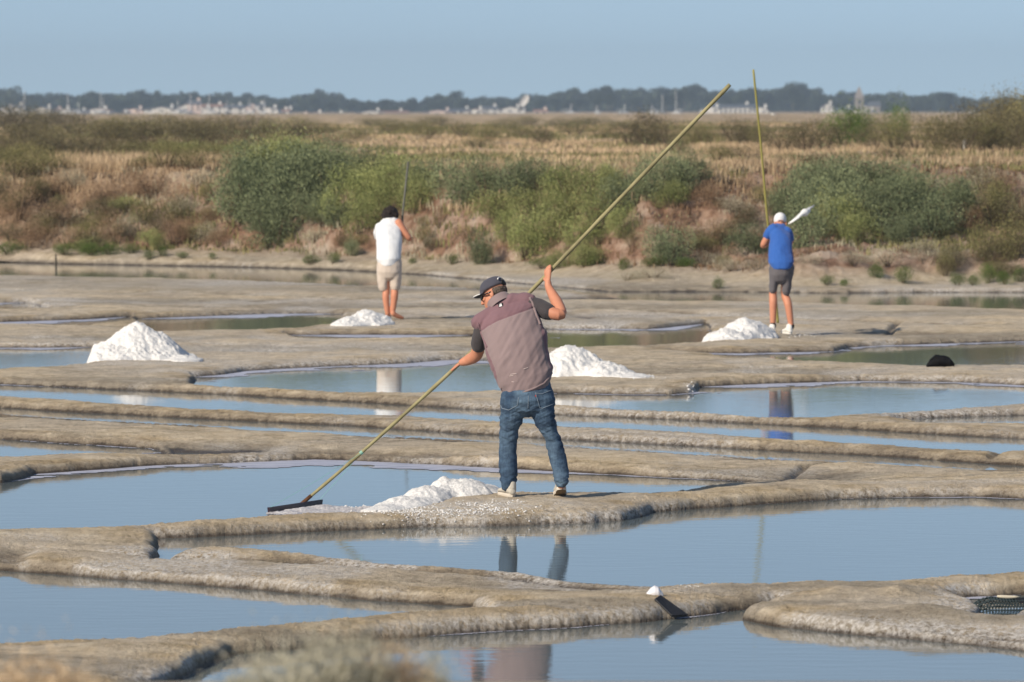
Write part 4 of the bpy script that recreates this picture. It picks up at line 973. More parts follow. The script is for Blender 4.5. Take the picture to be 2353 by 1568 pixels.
seam('pocket', bj, [(425,905),(432,925),(470,935),(500,918),(522,908),(530,860)], 0.0022, STITCH, jeans); seam('pocket', bj, [(632,838),(655,918),(672,925),(740,895)], 0.0022, STITCH, jeans)
seam('pocket_top', bj, [(628,834),(670,838),(735,812)], 0.0025, STITCH, jeans); seam('centre_seam', bj, [(588,850),(586,925)], 0.0022, STITCH, jeans); seam('pocket_tab', bj, [(630,846),(633,856)], 0.004, simple('red_tab', (0.4, 0.05, 0.05)), jeans, 0.003, 3)
# vest
def vest_folds(co, no):
    x = co[:, 0]; z = co[:, 2]; y = co[:, 1]
    u = x*0.50+z*0.86; v = -x*0.86+z*0.50        # folds run from lower left to upper right
    w = fbm(v*11, u*2.6, y*2, s=95, o=3)-.5
    w2 = fbm(v*24, u*5, y*4, s=96, o=2)-.5
    return w*0.040+w2*0.006
VMAT = fabric('faded_plum_vest', (0.200, 0.148, 0.152), (0.272, 0.205, 0.208), 2.5, 0.10, stretch=(1, 1, 0.5), bumpd=0.003)
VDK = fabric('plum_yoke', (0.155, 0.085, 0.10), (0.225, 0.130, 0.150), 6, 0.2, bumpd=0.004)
# rounded shoulders reach past the arm openings
shoulders = limb([M(292, 415, .21), M(380, 365, .24), M(500, 300, .25), M(596, 282, .22)], [.066, .080, .085, .058], 4)
vest = blob('vest', [torso, shoulders], 0.0058, [VMAT, VDK], man, 3, vest_folds, man_loc)
me = vest.data; n = len(me.vertices); co = np.empty(n*3, np.float32); me.vertices.foreach_get('co', co); co = co.reshape(-1, 3)+np.array(man_loc)
zx = ((co[:, 0]*F/co[:, 1]+CX)*1.0625-1050)/0.408163; zy = ((Y0+(CAM_H-co[:, 2])*F/co[:, 1])*1.0625-620)/0.408163
yl = np.interp(zx, [300, 345, 400, 500, 610, 640], [465, 430, 400, 363, 325, 318]); abv = zy < yl
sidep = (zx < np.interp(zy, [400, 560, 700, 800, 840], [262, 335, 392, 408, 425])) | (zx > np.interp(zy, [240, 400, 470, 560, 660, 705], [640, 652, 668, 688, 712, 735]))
fm = np.empty(len(me.polygons), np.int32); 
vi = np.empty(len(me.loops), np.int32); me.loops.foreach_get('vertex_index', vi); lst = np.empty(len(me.polygons), np.int32); me.polygons.foreach_get('loop_start', lst)
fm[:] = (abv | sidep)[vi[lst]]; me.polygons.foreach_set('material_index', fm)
co2 = co-np.array(man_loc); no = np.empty(n*3, np.float32); me.vertex_normals.foreach_get('vector', no); no = no.reshape(-1, 3)
groove = np.exp(-((zy-yl)/7.0)**2)*0.006; co2 -= no*groove[:, None]; me.vertices.foreach_set('co', co2.astype(np.float32).ravel()); me.update()
bv = bvh_of(vest)
seam('hem', bv, [(424,800),(432,830),(455,845),(500,842),(560,828),(620,806),(680,776),(712,740),(728,712)], 0.009, VMAT, vest, 0.0, 10)
seam('arm_piping', bv, [(596,262),(608,285),(620,320),(634,365),(648,398),(658,425)], 0.011, VMAT, vest, 0.002, 6)
seam('arm_piping', bv, [(285,412),(296,440),(308,480),(328,530),(342,560)], 0.008, VDK, vest, 0.0, 10)
seam('yoke_seam', bv, [(318,452),(345,430),(400,400),(500,363),(600,329)], 0.0025, VDK, vest, -0.002, 10)
# salt smears on the vest's back
SALTM = simple('dried_salt', (0.44, 0.36, 0.35), 0.9)
for a, b_ in (((480,722),(520,716)), ((475,732),(500,728)), ((488,765),(505,768)), ((560,690),(590,680))):
    seam('salt_smear', bv, [a, b_], 0.0035, SALTM, vest, 0.0, 6)
# badge
q, nn = drop(bv, 423, 309, 0.006)
def patch(name, c, nrm, w, h, ang, mat, parent, th=0.002):
    c = Vector(c)-Vector(man_loc); nrm = Vector(nrm).normalized(); u = Vector((0, 0, 1)).cross(nrm).normalized()*-1; 
    u = -u if u.x < 0 else u
    v = nrm.cross(u).normalized(); v = -v if v.z < 0 else v
    ca, sa = math.cos(ang), math.sin(ang); u2 = u*ca+v*sa; v2 = -u*sa+v*ca
    b = bmesh.new(); a = [c+u2*w*i+v2*h*j for i, j in ((-.5,-.5),(.5,-.5),(.5,.5),(-.5,.5))]
    lo = [b.verts.new(p-nrm*th) for p in a]; hi = [b.verts.new(p+nrm*th) for p in a]
    b.faces.new(hi); b.faces.new(lo[::-1])
    for k in range(4): b.faces.new((lo[k], lo[(k+1) % 4], hi[(k+1) % 4], hi[k]))
    return bm_obj(name, b, mat, parent), u2, v2
if q is not None:
    bd, bu, bvv = patch('badge', q, nn, 0.036, 0.034, 0.35, simple('badge_black', (0.02, 0.02, 0.02)), vest)
    WB = simple('badge_white', (0.8, 0.8, 0.8))
    for i, j, w, h in ((-.002,-.008,.022,.010),(-.004,.003,.006,.014),(.005,.003,.007,.016)):
        patch('badge_mark', q+bu*i+bvv*j+Vector(nn)*0.003, nn, w, h, 0.35, WB, vest, 0.0015)
# collar
def collar():
    b = bmesh.new(); c0 = M(412, 284, .28); ax = (M(395, 250, .33)-M(455, 345, .26)).normalized()
    u = ax.cross(Vector((0, 1, 0))).normalized(); w = u.cross(ax).normalized(); prev = None; R = []
    for h, r, t_ in ((-.045, .106, 0), (.0, .098, 0), (.020, .094, 0), (.027, .088, 0), (.020, .082, 0), (.0, .080, 0), (-.045, .083, 0)):
        R.append(ring_verts(b, c0+ax*h, u*r, w*r*0.95, 32))
    for i in range(len(R)-1): bridge(b, R[i], R[i+1])
    for v in b.verts: v.co -= Vector(man_loc)
    return bm_obj('collar', b, VMAT, vest, True)
collar()
# t-shirt sleeves
SHIRT = fabric('dark_tshirt', (0.040, 0.034, 0.038), (0.068, 0.060, 0.064), 8, 0.2)
def sleeve_f(co, no): return (fbm(co[:, 0]*14, co[:, 2]*10, co[:, 1]*10, s=99, o=3)-.5)*0.012
blob('sleeve', [limb([M(600, 305, .22), M(650, 322, .20), M(712, 350, .165)], [.072, .073, .066], 4)], 0.005, SHIRT, man, 2, sleeve_f, man_loc)
blob('sleeve', [limb([M(318, 425, .22), M(303, 490, .25), M(289, 548, .30)], [.066, .066, .060], 4)], 0.005, SHIRT, man, 2, sleeve_f, man_loc)
# cap, hair, glasses
CAPM = fabric('dark_cap', (0.050, 0.050, 0.068), (0.075, 0.075, 0.098), 10, 0.15)
TH = lambda x, y, z: HC+RH@Vector((x, y, z))
def capf():
    b = bmesh.new(); prev = None; n = 28; th0 = 0.30
    tilt = Matrix.Rotation(math.radians(-6), 3, 'X')
    for k in range(9):
        a = th0+(math.pi/2-th0)*(k/8); rr = math.cos(a-th0*0.6)**0.8 if k < 8 else 0.0
        rr = math.cos((a-th0)/(math.pi/2-th0)*math.pi/2)**0.62 if k < 8 else 0
        z = 0.046+0.092*math.sin((a-th0)/(math.pi/2-th0)*math.pi/2)
        if k == 8: 
            tip = b.verts.new(TH(*(tilt@Vector((0, -0.01, z)))))
            for i in range(n): b.faces.new((prev[i], prev[(i+1) % n], tip))
        else:
            cur = [b.verts.new(TH(*(tilt@Vector((0.088*rr*math.cos(2*math.pi*i/n), -0.01+0.112*rr*math.sin(2*math.pi*i/n), z))))) for i in range(n)]
            if prev: bridge(b, prev, cur)
            prev = cur
    for v in b.verts: v.co -= Vector(man_loc)
    cp = bm_obj('cap', b, CAPM, man, True)
    sm = cp.modifiers.new('t', 'SOLIDIFY'); sm.thickness = 0.004
    # brim
    b = bmesh.new(); rows_ = []
    for j in range(6):
        f_ = j/5; row = []
        for i in range(13):
            a = math.radians(-66+132*i/12); ex = 0.072*math.cos(a)**0.8 if abs(a) < 1.5 else 0
            x = 0.084*math.sin(a); y = -0.01+0.106*math.cos(a)+ex*f_
            z = 0.056-0.014*f_-2.2*x*x*(0.4+0.6*f_)
            row.append(b.verts.new(TH(x, y, z)))
        rows_.append(row)
    for j in range(5):
        for i in range(12): b.faces.new((rows_[j][i], rows_[j][i+1], rows_[j+1][i+1], rows_[j+1][i]))
    for v in b.verts: v.co -= Vector(man_loc)
    br = bm_obj('brim', b, CAPM, cp, True); sm = br.modifiers.new('t', 'SOLIDIFY'); sm.thickness = 0.005
    # pale edge of the brim, button, white stitching, dark opening with strap
    b = bmesh.new(); e = [TH(0.084*math.sin(a), -0.01+0.106*math.cos(a)+0.074*math.cos(a)**0.8, 0.042-2.2*(0.084*math.sin(a))**2+.001) for a in [math.radians(-60+120*i/14) for i in range(8)]]
    tube(b, [p-Vector(man_loc) for p in e], 0.0045, 6); bm_obj('brim_edge', b, simple('brim_white', (0.7, 0.7, 0.68)), cp, True)
    b = bmesh.new(); p = TH(0, -0.01, 0.137)-Vector(man_loc); tube(b, [p, p+RH@Vector((0, 0, .005))], [0.006, 0.004], 8); bm_obj('button', b, CAPM, cp, True)
    b = bmesh.new(); arc = [TH(0.052*math.cos(a)-.028, -0.086-.005*math.sin(a), 0.070+0.040*math.sin(a)) for a in [math.radians(60+90*i/8) for i in range(9)]]
    tube(b, [p-Vector(man_loc) for p in arc], 0.005, 6); bm_obj('stitched_lettering', b, WB, cp, True)
    b = bmesh.new()
    for pr in (egg(TH(-0.012, -0.101, 0.066)-Vector(man_loc), (0.034, 0.014, 0.026), RH, 7),):
        prev = None
        for c, u, w in pr:
            cur = ring_verts(b, c, u, w, 14)
            if prev: bridge(b, prev, cur)
            else: b.faces.new(cur[::-1])
            prev = cur
        b.faces.new(prev)
    bm_obj('back_opening', b, simple('cap_opening', (0.012, 0.012, 0.012), 0.6), cp, True)
capf()
HAIRM = NT('short_hair'); t = HAIRM; t.color(t.ramp(t.noise(90, t.obj(), det=3), [(0.35, (0.035, 0.026, 0.02)), (0.65, (0.14, 0.105, 0.085))])); t.rough(0.7); t.bump(t.noise(160, t.obj()), 0.004); HAIRM = t.m
def hairf(co, no): return (fbm(co[:, 0]*60, co[:, 2]*60, co[:, 1]*60, s=101, o=2)-.5)*0.006
hair = blob('hair', [egg(TH(0, -0.032, 0.018), (0.0775, 0.082, 0.058), RH), egg(TH(0, -0.062, -0.015), (0.055, 0.042, 0.042), RH)], 0.004, HAIRM, man, 1, hairf, man_loc)
BLK = simple('glossy_black', (0.01, 0.01, 0.012), 0.12, spec=0.6)
b = bmesh.new()
for s_ in (-1, 1):
    pts = [TH(0.005*s_, 0.113, 0.012), TH(0.040*s_, 0.104, 0.014), TH(0.066*s_, 0.080, 0.014)]
    prev = None
    for i, p in enumerate(pts):
        cur = ring_verts(b, p-Vector(man_loc), RH@Vector((0, 0.004, 0)), RH@Vector((0, 0, (0.016, 0.027, 0.022)[i])), 12)
        if prev: bridge(b, prev, cur)
        else: b.faces.new(cur)
        prev = cur
    b.faces.new(prev[::-1])
    tube(b, [TH(0.066*s_, 0.082, 0.016)-Vector(man_loc), TH(0.078*s_, 0.03, 0.014)-Vector(man_loc), TH(0.088*s_, -0.012, 0.012)-Vector(man_loc)], 0.0055, 6)
bm_obj('sunglasses', b, BLK, man, True)
# shoes
SHOE = fabric('canvas_shoe', (0.36, 0.33, 0.28), (0.58, 0.55, 0.49), 14, 0.2); SOLEM = simple('muddy_sole', (0.20, 0.155, 0.105), 0.95, 0.4, 30, 0.006); RUB = simple('pale_rubber', (0.55, 0.50, 0.43), 0.8, 0.1, 10)
def shoe(heel, toe, up, w=0.047, parent=None, upper=SHOE, sole=SOLEM, rim=RUB, org=man_loc, vox=0.005):
    heel = Vector(heel); toe = Vector(toe); d = toe-heel; L = d.length; d.normalize(); up = Vector(up); up = (up-d*up.dot(d)).normalized(); s = d.cross(up)
    prof = [(0.02, .62, .055), (0.10, .78, .078), (0.25, .80, .088), (0.40, .78, .075), (0.55, .90, .056), (0.72, 1.0, .045), (0.88, .88, .036), (0.97, .6, .026)]
    rings = [(heel+d*L*a+up*(0.018+h/2), s*w*q, up*h/2) for a, q, h in prof]
    up_ = blob('shoe', [rings, [(heel+d*L*0.16+up*0.07, s*w*0.78, d*0.050), (heel+d*L*0.17+up*0.105, s*w*0.75, d*0.046)]], vox, upper, parent, 2, None, org)
    b = bmesh.new(); prev = None
    for layer, (z, g) in enumerate(((0.0, 0.96), (0.012, 1.04), (0.026, 1.02))):
        cur = []
        for i in range(28):
            a = 2*math.pi*i/28; t_ = 0.5-0.5*math.cos(a); ww = np.interp(t_, [0, .08, .3, .5, .72, .92, 1], [0, .62, .78, .76, 1.0, .7, 0])*w*g*(1 if a < math.pi else -1)
            cur.append(b.verts.new(heel+d*(L*(-0.02+1.04*t_))*1.0+s*ww+up*z-Vector(org)))
        if prev: bridge(b, prev, cur)
        else: b.faces.new(cur[::-1])
        prev = cur
    b.faces.new(prev); so = bm_obj('sole', b, [sole, rim], up_)
    for p in so.data.polygons:
        if abs(p.normal.dot(up)) < 0.5 : p.material_index = 1
    return up_
gz = FEET_Z
s1 = shoe(M(492, 1455, -.06), M(425, 1440, .16), (0.05, 0, 1), 0.052, man)
hp_ = M(787, 1385, -.10); s2 = shoe((hp_.x, D1-.10, gz+0.075), (hp_.x-0.015, D1+.13, gz+0.0), (0, .0, 1), 0.052, man)
b = bmesh.new()
for k in range(4):
    p = (M(430, 1425, .12)+Vector((0.012*k+.005, -0.04*k, 0.022+0.012*k)))-Vector(man_loc); tube(b, [p+Vector((-.028, 0, -.004)), p+Vector((0, 0, .006)), p+Vector((.028, -.004, -.004))], 0.0028, 5)
bm_obj('laces', b, simple('lace', (0.6, 0.57, 0.5)), s1)
# socks showing at the right heel
blob('sock', [limb([Vector((hp_.x, D1-.085, gz+.125)), Vector((hp_.x, D1-.085, gz+.15))], [.040, .043], 2)], 0.006, simple('pale_sock', (0.6, 0.58, 0.54), 0.9), man, 1, None, man_loc)

# the long rake
WOOD = NT('pale_green_wood'); t = WOOD; t.color(t.ramp(t.noise(6, t.obj(), det=5, stretch=(1, 1, 0.6)), [(0.3, (0.19, 0.165, 0.085)), (0.55, (0.29, 0.26, 0.135)), (0.75, (0.38, 0.335, 0.20))])); t.rough(0.6); t.bump(t.noise(50, t.obj()), 0.002); WOOD = t.m
rake = empty('salt_rake', POLE[0]); rl = Vector(POLE[0])
tag(rake, 'very long wooden salt rake held by the man in the vest', 'rake')
def spline(pts, n=8):
    out = []
    for i in range(len(pts)-1):
        p0 = pts[max(i-1, 0)]; p1 = pts[i]; p2 = pts[i+1]; p3 = pts[min(i+2, len(pts)-1)]
        for k in range(n):
            f_ = k/n; out.append(0.5*((2*p1)+(p2-p0)*f_+(2*p0-5*p1+4*p2-p3)*f_*f_+(3*p1-p0-3*p2+p3)*f_**3))
    return out+[pts[-1]]
PS = spline(POLE, 8); b = bmesh.new(); tube(b, [p-rl for p in PS], [0.0125+0.004*min(1, i/20)-0.001*(i/len(PS))+0.0012*math.sin(i*1.9) for i in range(len(PS))], 12); bm_obj('pole', b, WOOD, rake, True)
b = bmesh.new(); d0 = (POLE[1]-POLE[0]).normalized(); tube(b, [-d0*0.02, d0*0.06, d0*0.13], [0.0165, 0.0155, 0.0150], 12); bm_obj('ferrule', b, simple('rusty_ferrule', (0.10, 0.045, 0.022), 0.8, 0.4, 30), rake, True)
BL = simple('dark_wet_board', (0.035, 0.022, 0.035), 0.45, 0.4, 20)
A = Vector((*G(655/1.0625, 1254/1.0625), 0.0)); Bp = Vector((*G(786/1.0625, 1231/1.0625), 0.0))
du = (Bp-A).normalized(); b = bmesh.new(); nb = Vector((du.y, -du.x, 0)).normalized()
vs = []
for p, h0 in ((A, 0.046), (Bp, 0.036)):
    e_ = du*(0.02 if p is A else -0.02)
    for th in (-0.009, 0.009): vs += [b.verts.new(p+e_*1.2+nb*th-rl+Vector((0, 0, -0.03))), b.verts.new(p+nb*th-rl+Vector((0, 0, h0)))]
a0, a1, a2, a3, c0, c1, c2, c3 = vs
for f_ in ((a0,a1,c1,c0),(a2,c2,c3,a3),(a1,a3,c3,c1),(a0,c0,c2,a2),(a0,a2,a3,a1),(c0,c1,c3,c2)): b.faces.new(f_)
bm_obj('blade', b, BL, rake)
CY = simple('turquoise_string', (0.25, 0.55, 0.48), 0.6)
tie = POLE[1]+Vector((0, -0.013, 0.0))
for e in (A+du*0.05, Bp-du*0.03):
    b = bmesh.new(); e = e+Vector((0, -0.01, 0.045)); tube(b, [tie-rl, tie.lerp(e, 0.5)-rl-Vector((0, 0, 0.006)), e-rl, e-rl-Vector((0, .0, .05))], 0.0016, 5); bm_obj('string', b, CY, rake)
b = bmesh.new(); d1 = (POLE[2]-POLE[1]).normalized()
for k in range(4): tube(b, [POLE[1]+d1*(0.006*k)-rl, POLE[1]+d1*(0.006*k+.004)-rl], 0.0160, 12)
bm_obj('string_binding', b, CY, rake)

# ---- the two men behind
def mapper(x0, y0, sc, D):
    def f_(x, y, dd=0.0): return AT((x0+x/sc)/1.0625, (y0+y/sc)/1.0625, D+dd)
    return f_
def simple_person(Mx, D, foot, label, shirt, shorts, torso_r, arms, head, legs, shoes, sleeves, shorts_rows, pw, extra=None):
    pass
# white shirt
D2 = 82.3; A2 = mapper(880, 490, 5.059, D2); u2 = D2/F/1.0625/5.059
m2 = empty('person', A2(350, 1445)); L2 = tuple(m2.location)
tag(m2, 'barefoot man in white sleeveless shirt and pale shorts, back turned', 'person')
def rg(Mx, L_, R_, hd, dd): a = Mx(*L_, dd); b = Mx(*R_, dd); return ((a+b)/2, (b-a)/2, Vector((0, hd, 0)))
t2 = [rg(A2,(197,722),(502,716),.165,0), rg(A2,(198,640),(508,640),.16,.03), rg(A2,(200,520),(512,540),.16,.08), rg(A2,(190,430),(508,450),.155,.14), rg(A2,(192,360),(495,360),.14,.2), rg(A2,(215,300),(480,290),.12,.26), rg(A2,(270,245),(460,238),.09,.30)]
WSH = fabric('white_cotton', (0.66, 0.68, 0.72), (0.78, 0.79, 0.80), 5, 0.1, bumpd=0.008)
def soft(s_): return lambda co, no: (fbm(co[:, 0]*7, co[:, 2]*5, co[:, 1]*7, s=s_, o=3)-.5)*0.035
R2 = Matrix.Identity(3)
legs2 = [limb([A2(300,900), A2(318,1100,.02), A2(312,1200,.0), A2(335,1400,0)], [.07,.05,.05,.032], 4), limb([A2(425,900), A2(422,1080,.03), A2(420,1180,0), A2(400,1380,0)], [.07,.054,.055,.034], 4)]
feet2 = [limb([A2(400,1395,-.02), A2(455,1425,.02), A2(520,1448,.06)], [.036,.034,.022], 3), limb([A2(335,1400,.05), A2(345,1430,.12), A2(360,1440,.2)], [.036,.036,.025], 3)]
arm2 = [limb([A2(470,270,.22), A2(530,370,.2), A2(605,470,.22), A2(560,440,.40), A2(520,400,.46)], [.058,.052,.042,.036,.028], 4), limb([A2(230,330,.25), A2(215,430,.34), A2(300,520,.48), A2(420,480,.55)], [.055,.048,.038,.03], 4)]
R2m = Matrix(((1,0,0),(0,.86,.5),(0,-.5,.86)))
hp2 = A2(375, 195, .34)
P2 = [A2(525,215,.50), A2(545,-300,.56), A2(500,420,.50), A2(420,900,.62)]
hands2 = hand_lofts(A2(520,400,.46), A2(502,370,.49), Vector((0.05,0,1)), Vector((-.3,-1,0)))+hand_lofts(A2(425,480,.55), A2(470,505,.53), Vector((0.05,0,1)), Vector((0,-1,.3)))
blob('body', [[(c,u*.78,w*.72) for c,u,w in t2], limb([A2(370,270,.28), A2(372,215,.33)], [.06,.056], 3), rg and [rg(A2,(240,760),(475,760),.10,0), rg(A2,(240,840),(475,840),.10,0)]]+legs2+feet2+arm2+head_lofts(hp2, R2m)+hands2, 0.008, SKIN, m2, 2, None, L2)
vst = blob('shirt', [t2, limb([A2(240,330,.24), A2(210,400,.32), A2(230,455,.38)], [.070,.066,.058], 3)], 0.010, WSH, m2, 3, soft(120), L2)
SH2 = fabric('pale_shorts', (0.50, 0.42, 0.36), (0.62, 0.54, 0.47), 6, 0.1, bumpd=0.006)
blob('shorts', [[rg(A2,(212,715),(500,715),.13,0), rg(A2,(200,800),(508,800),.15,0), rg(A2,(202,880),(512,880),.145,0)], [rg(A2,(202,850),(365,870),.10,0), rg(A2,(206,980),(350,985),.095,.01), rg(A2,(226,1075),(348,1080),.085,.02)],
     [rg(A2,(350,850),(512,860),.11,0), rg(A2,(350,960),(512,965),.10,.01), rg(A2,(358,1062),(500,1058),.088,.02)]], 0.010, SH2, m2, 2, soft(121), L2)
CURL = NT('curly_hair'); t = CURL; t.color(t.ramp(t.noise(40, t.obj()), [(0.4, (0.012, 0.009, 0.008)), (0.7, (0.045, 0.033, 0.028))])); t.rough(0.8); t.bump(t.noise(60, t.obj()), 0.02); CURL = t.m
blob('hair', [egg(A2(370,150,.33), (.115,.12,.095)), egg(A2(330,185,.33), (.08,.1,.07)), egg(A2(430,175,.33), (.055,.1,.055))], 0.009, CURL, m2, 1, lambda co, no: (fbm(co[:,0]*25, co[:,2]*25, co[:,1]*25, s=130, o=2)-.5)*0.04, L2)
r2 = empty('salt_rake', A2(420,900,.62)); rl2 = Vector(r2.location); tag(r2, 'dark rake pole held upright by the white-shirted man', 'rake')
top2 = AT(938, 372, D2+.72); b = bmesh.new(); tube(b, [A2(385,1290,.75)-rl2, A2(455,800,.60)-rl2, A2(512,330,.50)-rl2, A2(525,120,.55)-rl2, top2-rl2], 0.015, 8); bm_obj('pole', b, simple('dark_wood', (0.12, 0.12, 0.10), 0.7, 0.2, 10), r2, True)
# blue shirt
D3 = 76.3; A3 = mapper(1820, 480, 4.358, D3)
m3_ = empty('person', A3(370, 1450)); L3 = tuple(m3_.location)
tag(m3_, 'man in blue t-shirt, grey shorts and white cap, back turned', 'person')
t3 = [rg(A3,(244,706),(516,690),.165,0), rg(A3,(240,640),(508,640),.165,.04), rg(A3,(248,560),(492,560),.155,.12), rg(A3,(262,480),(490,480),.15,.2), rg(A3,(262,400),(488,415),.14,.28), rg(A3,(275,345),(465,365),.12,.34), rg(A3,(300,315),(435,330),.09,.38)]
legs3 = [limb([A3(310,850), A3(293,1020,.04), A3(295,1120,.0), A3(292,1370,0)], [.058,.052,.054,.036], 4), limb([A3(440,850), A3(420,1030,.06), A3(455,1150,0), A3(485,1370,-.02)], [.07,.056,.054,.036], 4)]
arm3 = [limb([A3(280,350,.32), A3(235,430,.34), A3(190,520,.38), A3(250,480,.62), A3(300,440,.72)], [.048,.048,.043,.036,.028], 4), limb([A3(455,385,.32), A3(480,460,.42), A3(450,520,.60), A3(360,520,.74)], [.044,.044,.04,.03], 4)]
R3m = Matrix(((1,0,0),(0,.70,.71),(0,-.71,.70)))
hp3 = A3(370, 292, .48)
hands3 = hand_lofts(A3(300,440,.72), A3(262,420,.80), Vector((0.05,0,1)), Vector((0,-1,0)))+hand_lofts(A3(360,520,.74), A3(300,560,.80), Vector((0.1,0,1)), Vector((0,-1,.2)))
blob('body', [[(c,u*.76,w*.70) for c,u,w in t3], limb([A3(368,350,.36), A3(370,310,.44)], [.06,.056], 3), [rg(A3,(285,720),(480,720),.10,0), rg(A3,(285,800),(480,800),.10,0)]]+legs3+arm3+head_lofts(hp3, R3m)+hands3, 0.008, SKIN, m3_, 2, None, L3)
BLU = fabric('blue_cotton', (0.022, 0.085, 0.33), (0.035, 0.125, 0.42), 5, 0.1, bumpd=0.008)
blob('shirt', [t3, limb([A3(300,340,.33), A3(258,385,.33), A3(232,425,.35)], [.070,.068,.062], 3), limb([A3(440,370,.33), A3(468,430,.38), A3(468,470,.45)], [.070,.064,.058], 3)], 0.010, BLU, m3_, 3, soft(122), L3)
SH3 = fabric('grey_shorts', (0.085, 0.078, 0.088), (0.135, 0.125, 0.135), 6, 0.1, bumpd=0.006)
blob('shorts', [[rg(A3,(262,725),(500,715),.12,0), rg(A3,(246,760),(520,750),.15,0), rg(A3,(248,830),(510,830),.145,0)], [rg(A3,(246,820),(385,820),.11,0), rg(A3,(248,920),(352,920),.10,.02), rg(A3,(250,1005),(334,1005),.09,.03)],
     [rg(A3,(385,820),(512,820),.11,0), rg(A3,(392,920),(495,930),.10,.02), rg(A3,(384,1002),(470,1035),.09,.04)]], 0.010, SH3, m3_, 2, soft(123), L3)
cpw = blob('cap', [egg(hp3+R3m@Vector((0,-.018,.062)), (.088,.112,.088), R3m)], 0.007, simple('white_cap', (0.70, 0.70, 0.72), 0.8), m3_, 1, None, L3)
b = bmesh.new(); row0 = []; 
for a in range(-5, 6): row0.append((b.verts.new(A3(368,262,.50)+R3m@Vector((.075*math.sin(a*.22), .07*math.cos(a*.22), 0.0))-Vector(L3)), b.verts.new(A3(368,262,.50)+R3m@Vector((.075*math.sin(a*.22), .15*math.cos(a*.22), -.01))-Vector(L3))))
for i in range(10): b.faces.new((row0[i][0], row0[i+1][0], row0[i+1][1], row0[i][1]))
br = bm_obj('brim', b, cpw.data.materials[0], cpw); br.modifiers.new('t', 'SOLIDIFY').thickness = .006
b = bmesh.new(); q = A3(368,268,.42)-Vector(L3); tube(b, [q+Vector((-.022,-.005,0)), q+Vector((-.012,-.005,.014)), q+Vector((.012,-.005,.014)), q+Vector((.022,-.005,0))], 0.006, 6); bm_obj('cap_opening', b, simple('grey_mark', (0.12, 0.12, 0.13)), cpw)
WS = simple('white_trainer', (0.74, 0.73, 0.70), 0.8, 0.1, 12)
for (hx, hy, tx, ty, sx) in ((300,1440,215,1450,292),(480,1435,400,1440,485)):
    h_ = A3(hx, hy, -.06); h_.z = A3(0, 1462).z+.0; t_ = A3(tx, ty, .14); t_.z = h_.z
    shoe(h_, t_, (0, 0, 1), 0.055, m3_, WS, WS, WS, L3, 0.008)
    blob('sock', [limb([A3(sx,1388,-.01), A3(sx,1368,-.01)], [.045,.045], 2)], 0.009, simple('black_sock', (0.01, 0.01, 0.01), 0.9), m3_, 1, None, L3)
r3 = empty('salt_rake', A3(336,1330,.5)); rl3 = Vector(r3.location); tag(r3, 'tall bending yellow rake pole held by the man in blue', 'rake')
tp3 = AT(1731, 160, D3+.55); PL3 = spline([A3(345,1345,1.0), A3(322,1080,.95), A3(285,600,.86), A3(240,300,.80), A3(212,0,.74), AT(1748,330,D3+.66), tp3], 6)
b = bmesh.new(); tube(b, [p-rl3 for p in PL3], [.019-.005*i/len(PL3) for i in range(len(PL3))], 8)
YW = simple('yellow_green_pole', (0.27, 0.245, 0.07), 0.6, 0.2, 6); bm_obj('pole', b, YW, r3, True)
# ---------------------------------------------------------------- salt
t = NT('coarse_salt'); f = t.noise(55, t.pos(), det=5, rough=0.7)
t.color(t.ramp(f, [(0.25, (0.58, 0.57, 0.56)), (0.55, (0.80, 0.79, 0.78))])); t.rough(0.75); t.bump(f, 0.012); t.b.inputs['Subsurface Weight'].default_value = 0.0; SALT = t.m
def heap(label, bumps, seed, clump=0.035, zb=0.09, res=0.014):
    """bumps: x, base y, half-width px, height px, half-depth m, sharpness"""
    bs = []
    for x, y, hw, hp, hd, sh in bumps:
        X, D = G(x, y, zb); s = D/F; bs.append((X, D+hd*0.55, hw*s, hp*s, hd, sh))
    x0 = min(b[0]-b[2] for b in bs)-0.1; x1 = max(b[0]+b[2] for b in bs)+0.1; y0 = min(b[1]-b[4] for b in bs)-0.1; y1 = max(b[1]+b[4] for b in bs)+0.1
    nx = min(260, int((x1-x0)/res)); ny = min(120, int((y1-y0)/res))
    Xg, Yg = np.meshgrid(np.linspace(x0, x1, nx), np.linspace(y0, y1, ny)); Z = np.zeros(Xg.shape)
    n1 = fbm(Xg*5, Yg*5, s=seed, o=3)-.5; n2 = fbm(Xg*16, Yg*16, s=seed+1, o=3)-.5; n3 = fbm(Xg*40, Yg*40, s=seed+2, o=2)-.5
    for X, D, hw, h, hd, sh in bs:
        r = np.sqrt(((Xg-X)/hw)**2+((Yg-D)/hd)**2)*(1+0.5*n1)
        Z += np.exp(45*np.clip(h*(1-r**sh), -1, 1))
    Z = np.log(Z+1e-30)/45
    gz_ = terrain(Xg, Yg, detail=False)
    up = np.clip(Z/0.05, 0, 1)
    Zt = gz_+np.maximum(Z, -0.3)+up*(n2*clump*1.1+n3*clump*1.1)
    Zt = np.where(Z < 0, gz_-0.05, Zt)
    ok = (Z > -0.06).ravel(); V = np.stack([Xg, Yg, Zt], -1).reshape(-1, 3)
    i = np.arange(ny-1)[:, None]*nx+np.arange(nx-1)[None, :]; Q = np.stack([i, i+1, i+1+nx, i+nx], -1).reshape(-1, 4); Q = Q[ok[Q].any(1)]
    us = np.zeros(len(V), bool); us[Q.ravel()] = True; rm = np.cumsum(us)-1; loc = np.array([bs[0][0], bs[0][1], float(gz_[ny//2, nx//2])])
    o = link('salt_heap', np_mesh('salt_heap', V[us]-loc, rm[Q], SALT)); o.location = loc
    return tag(o, label, 'salt heap', 'heaps of raked salt')
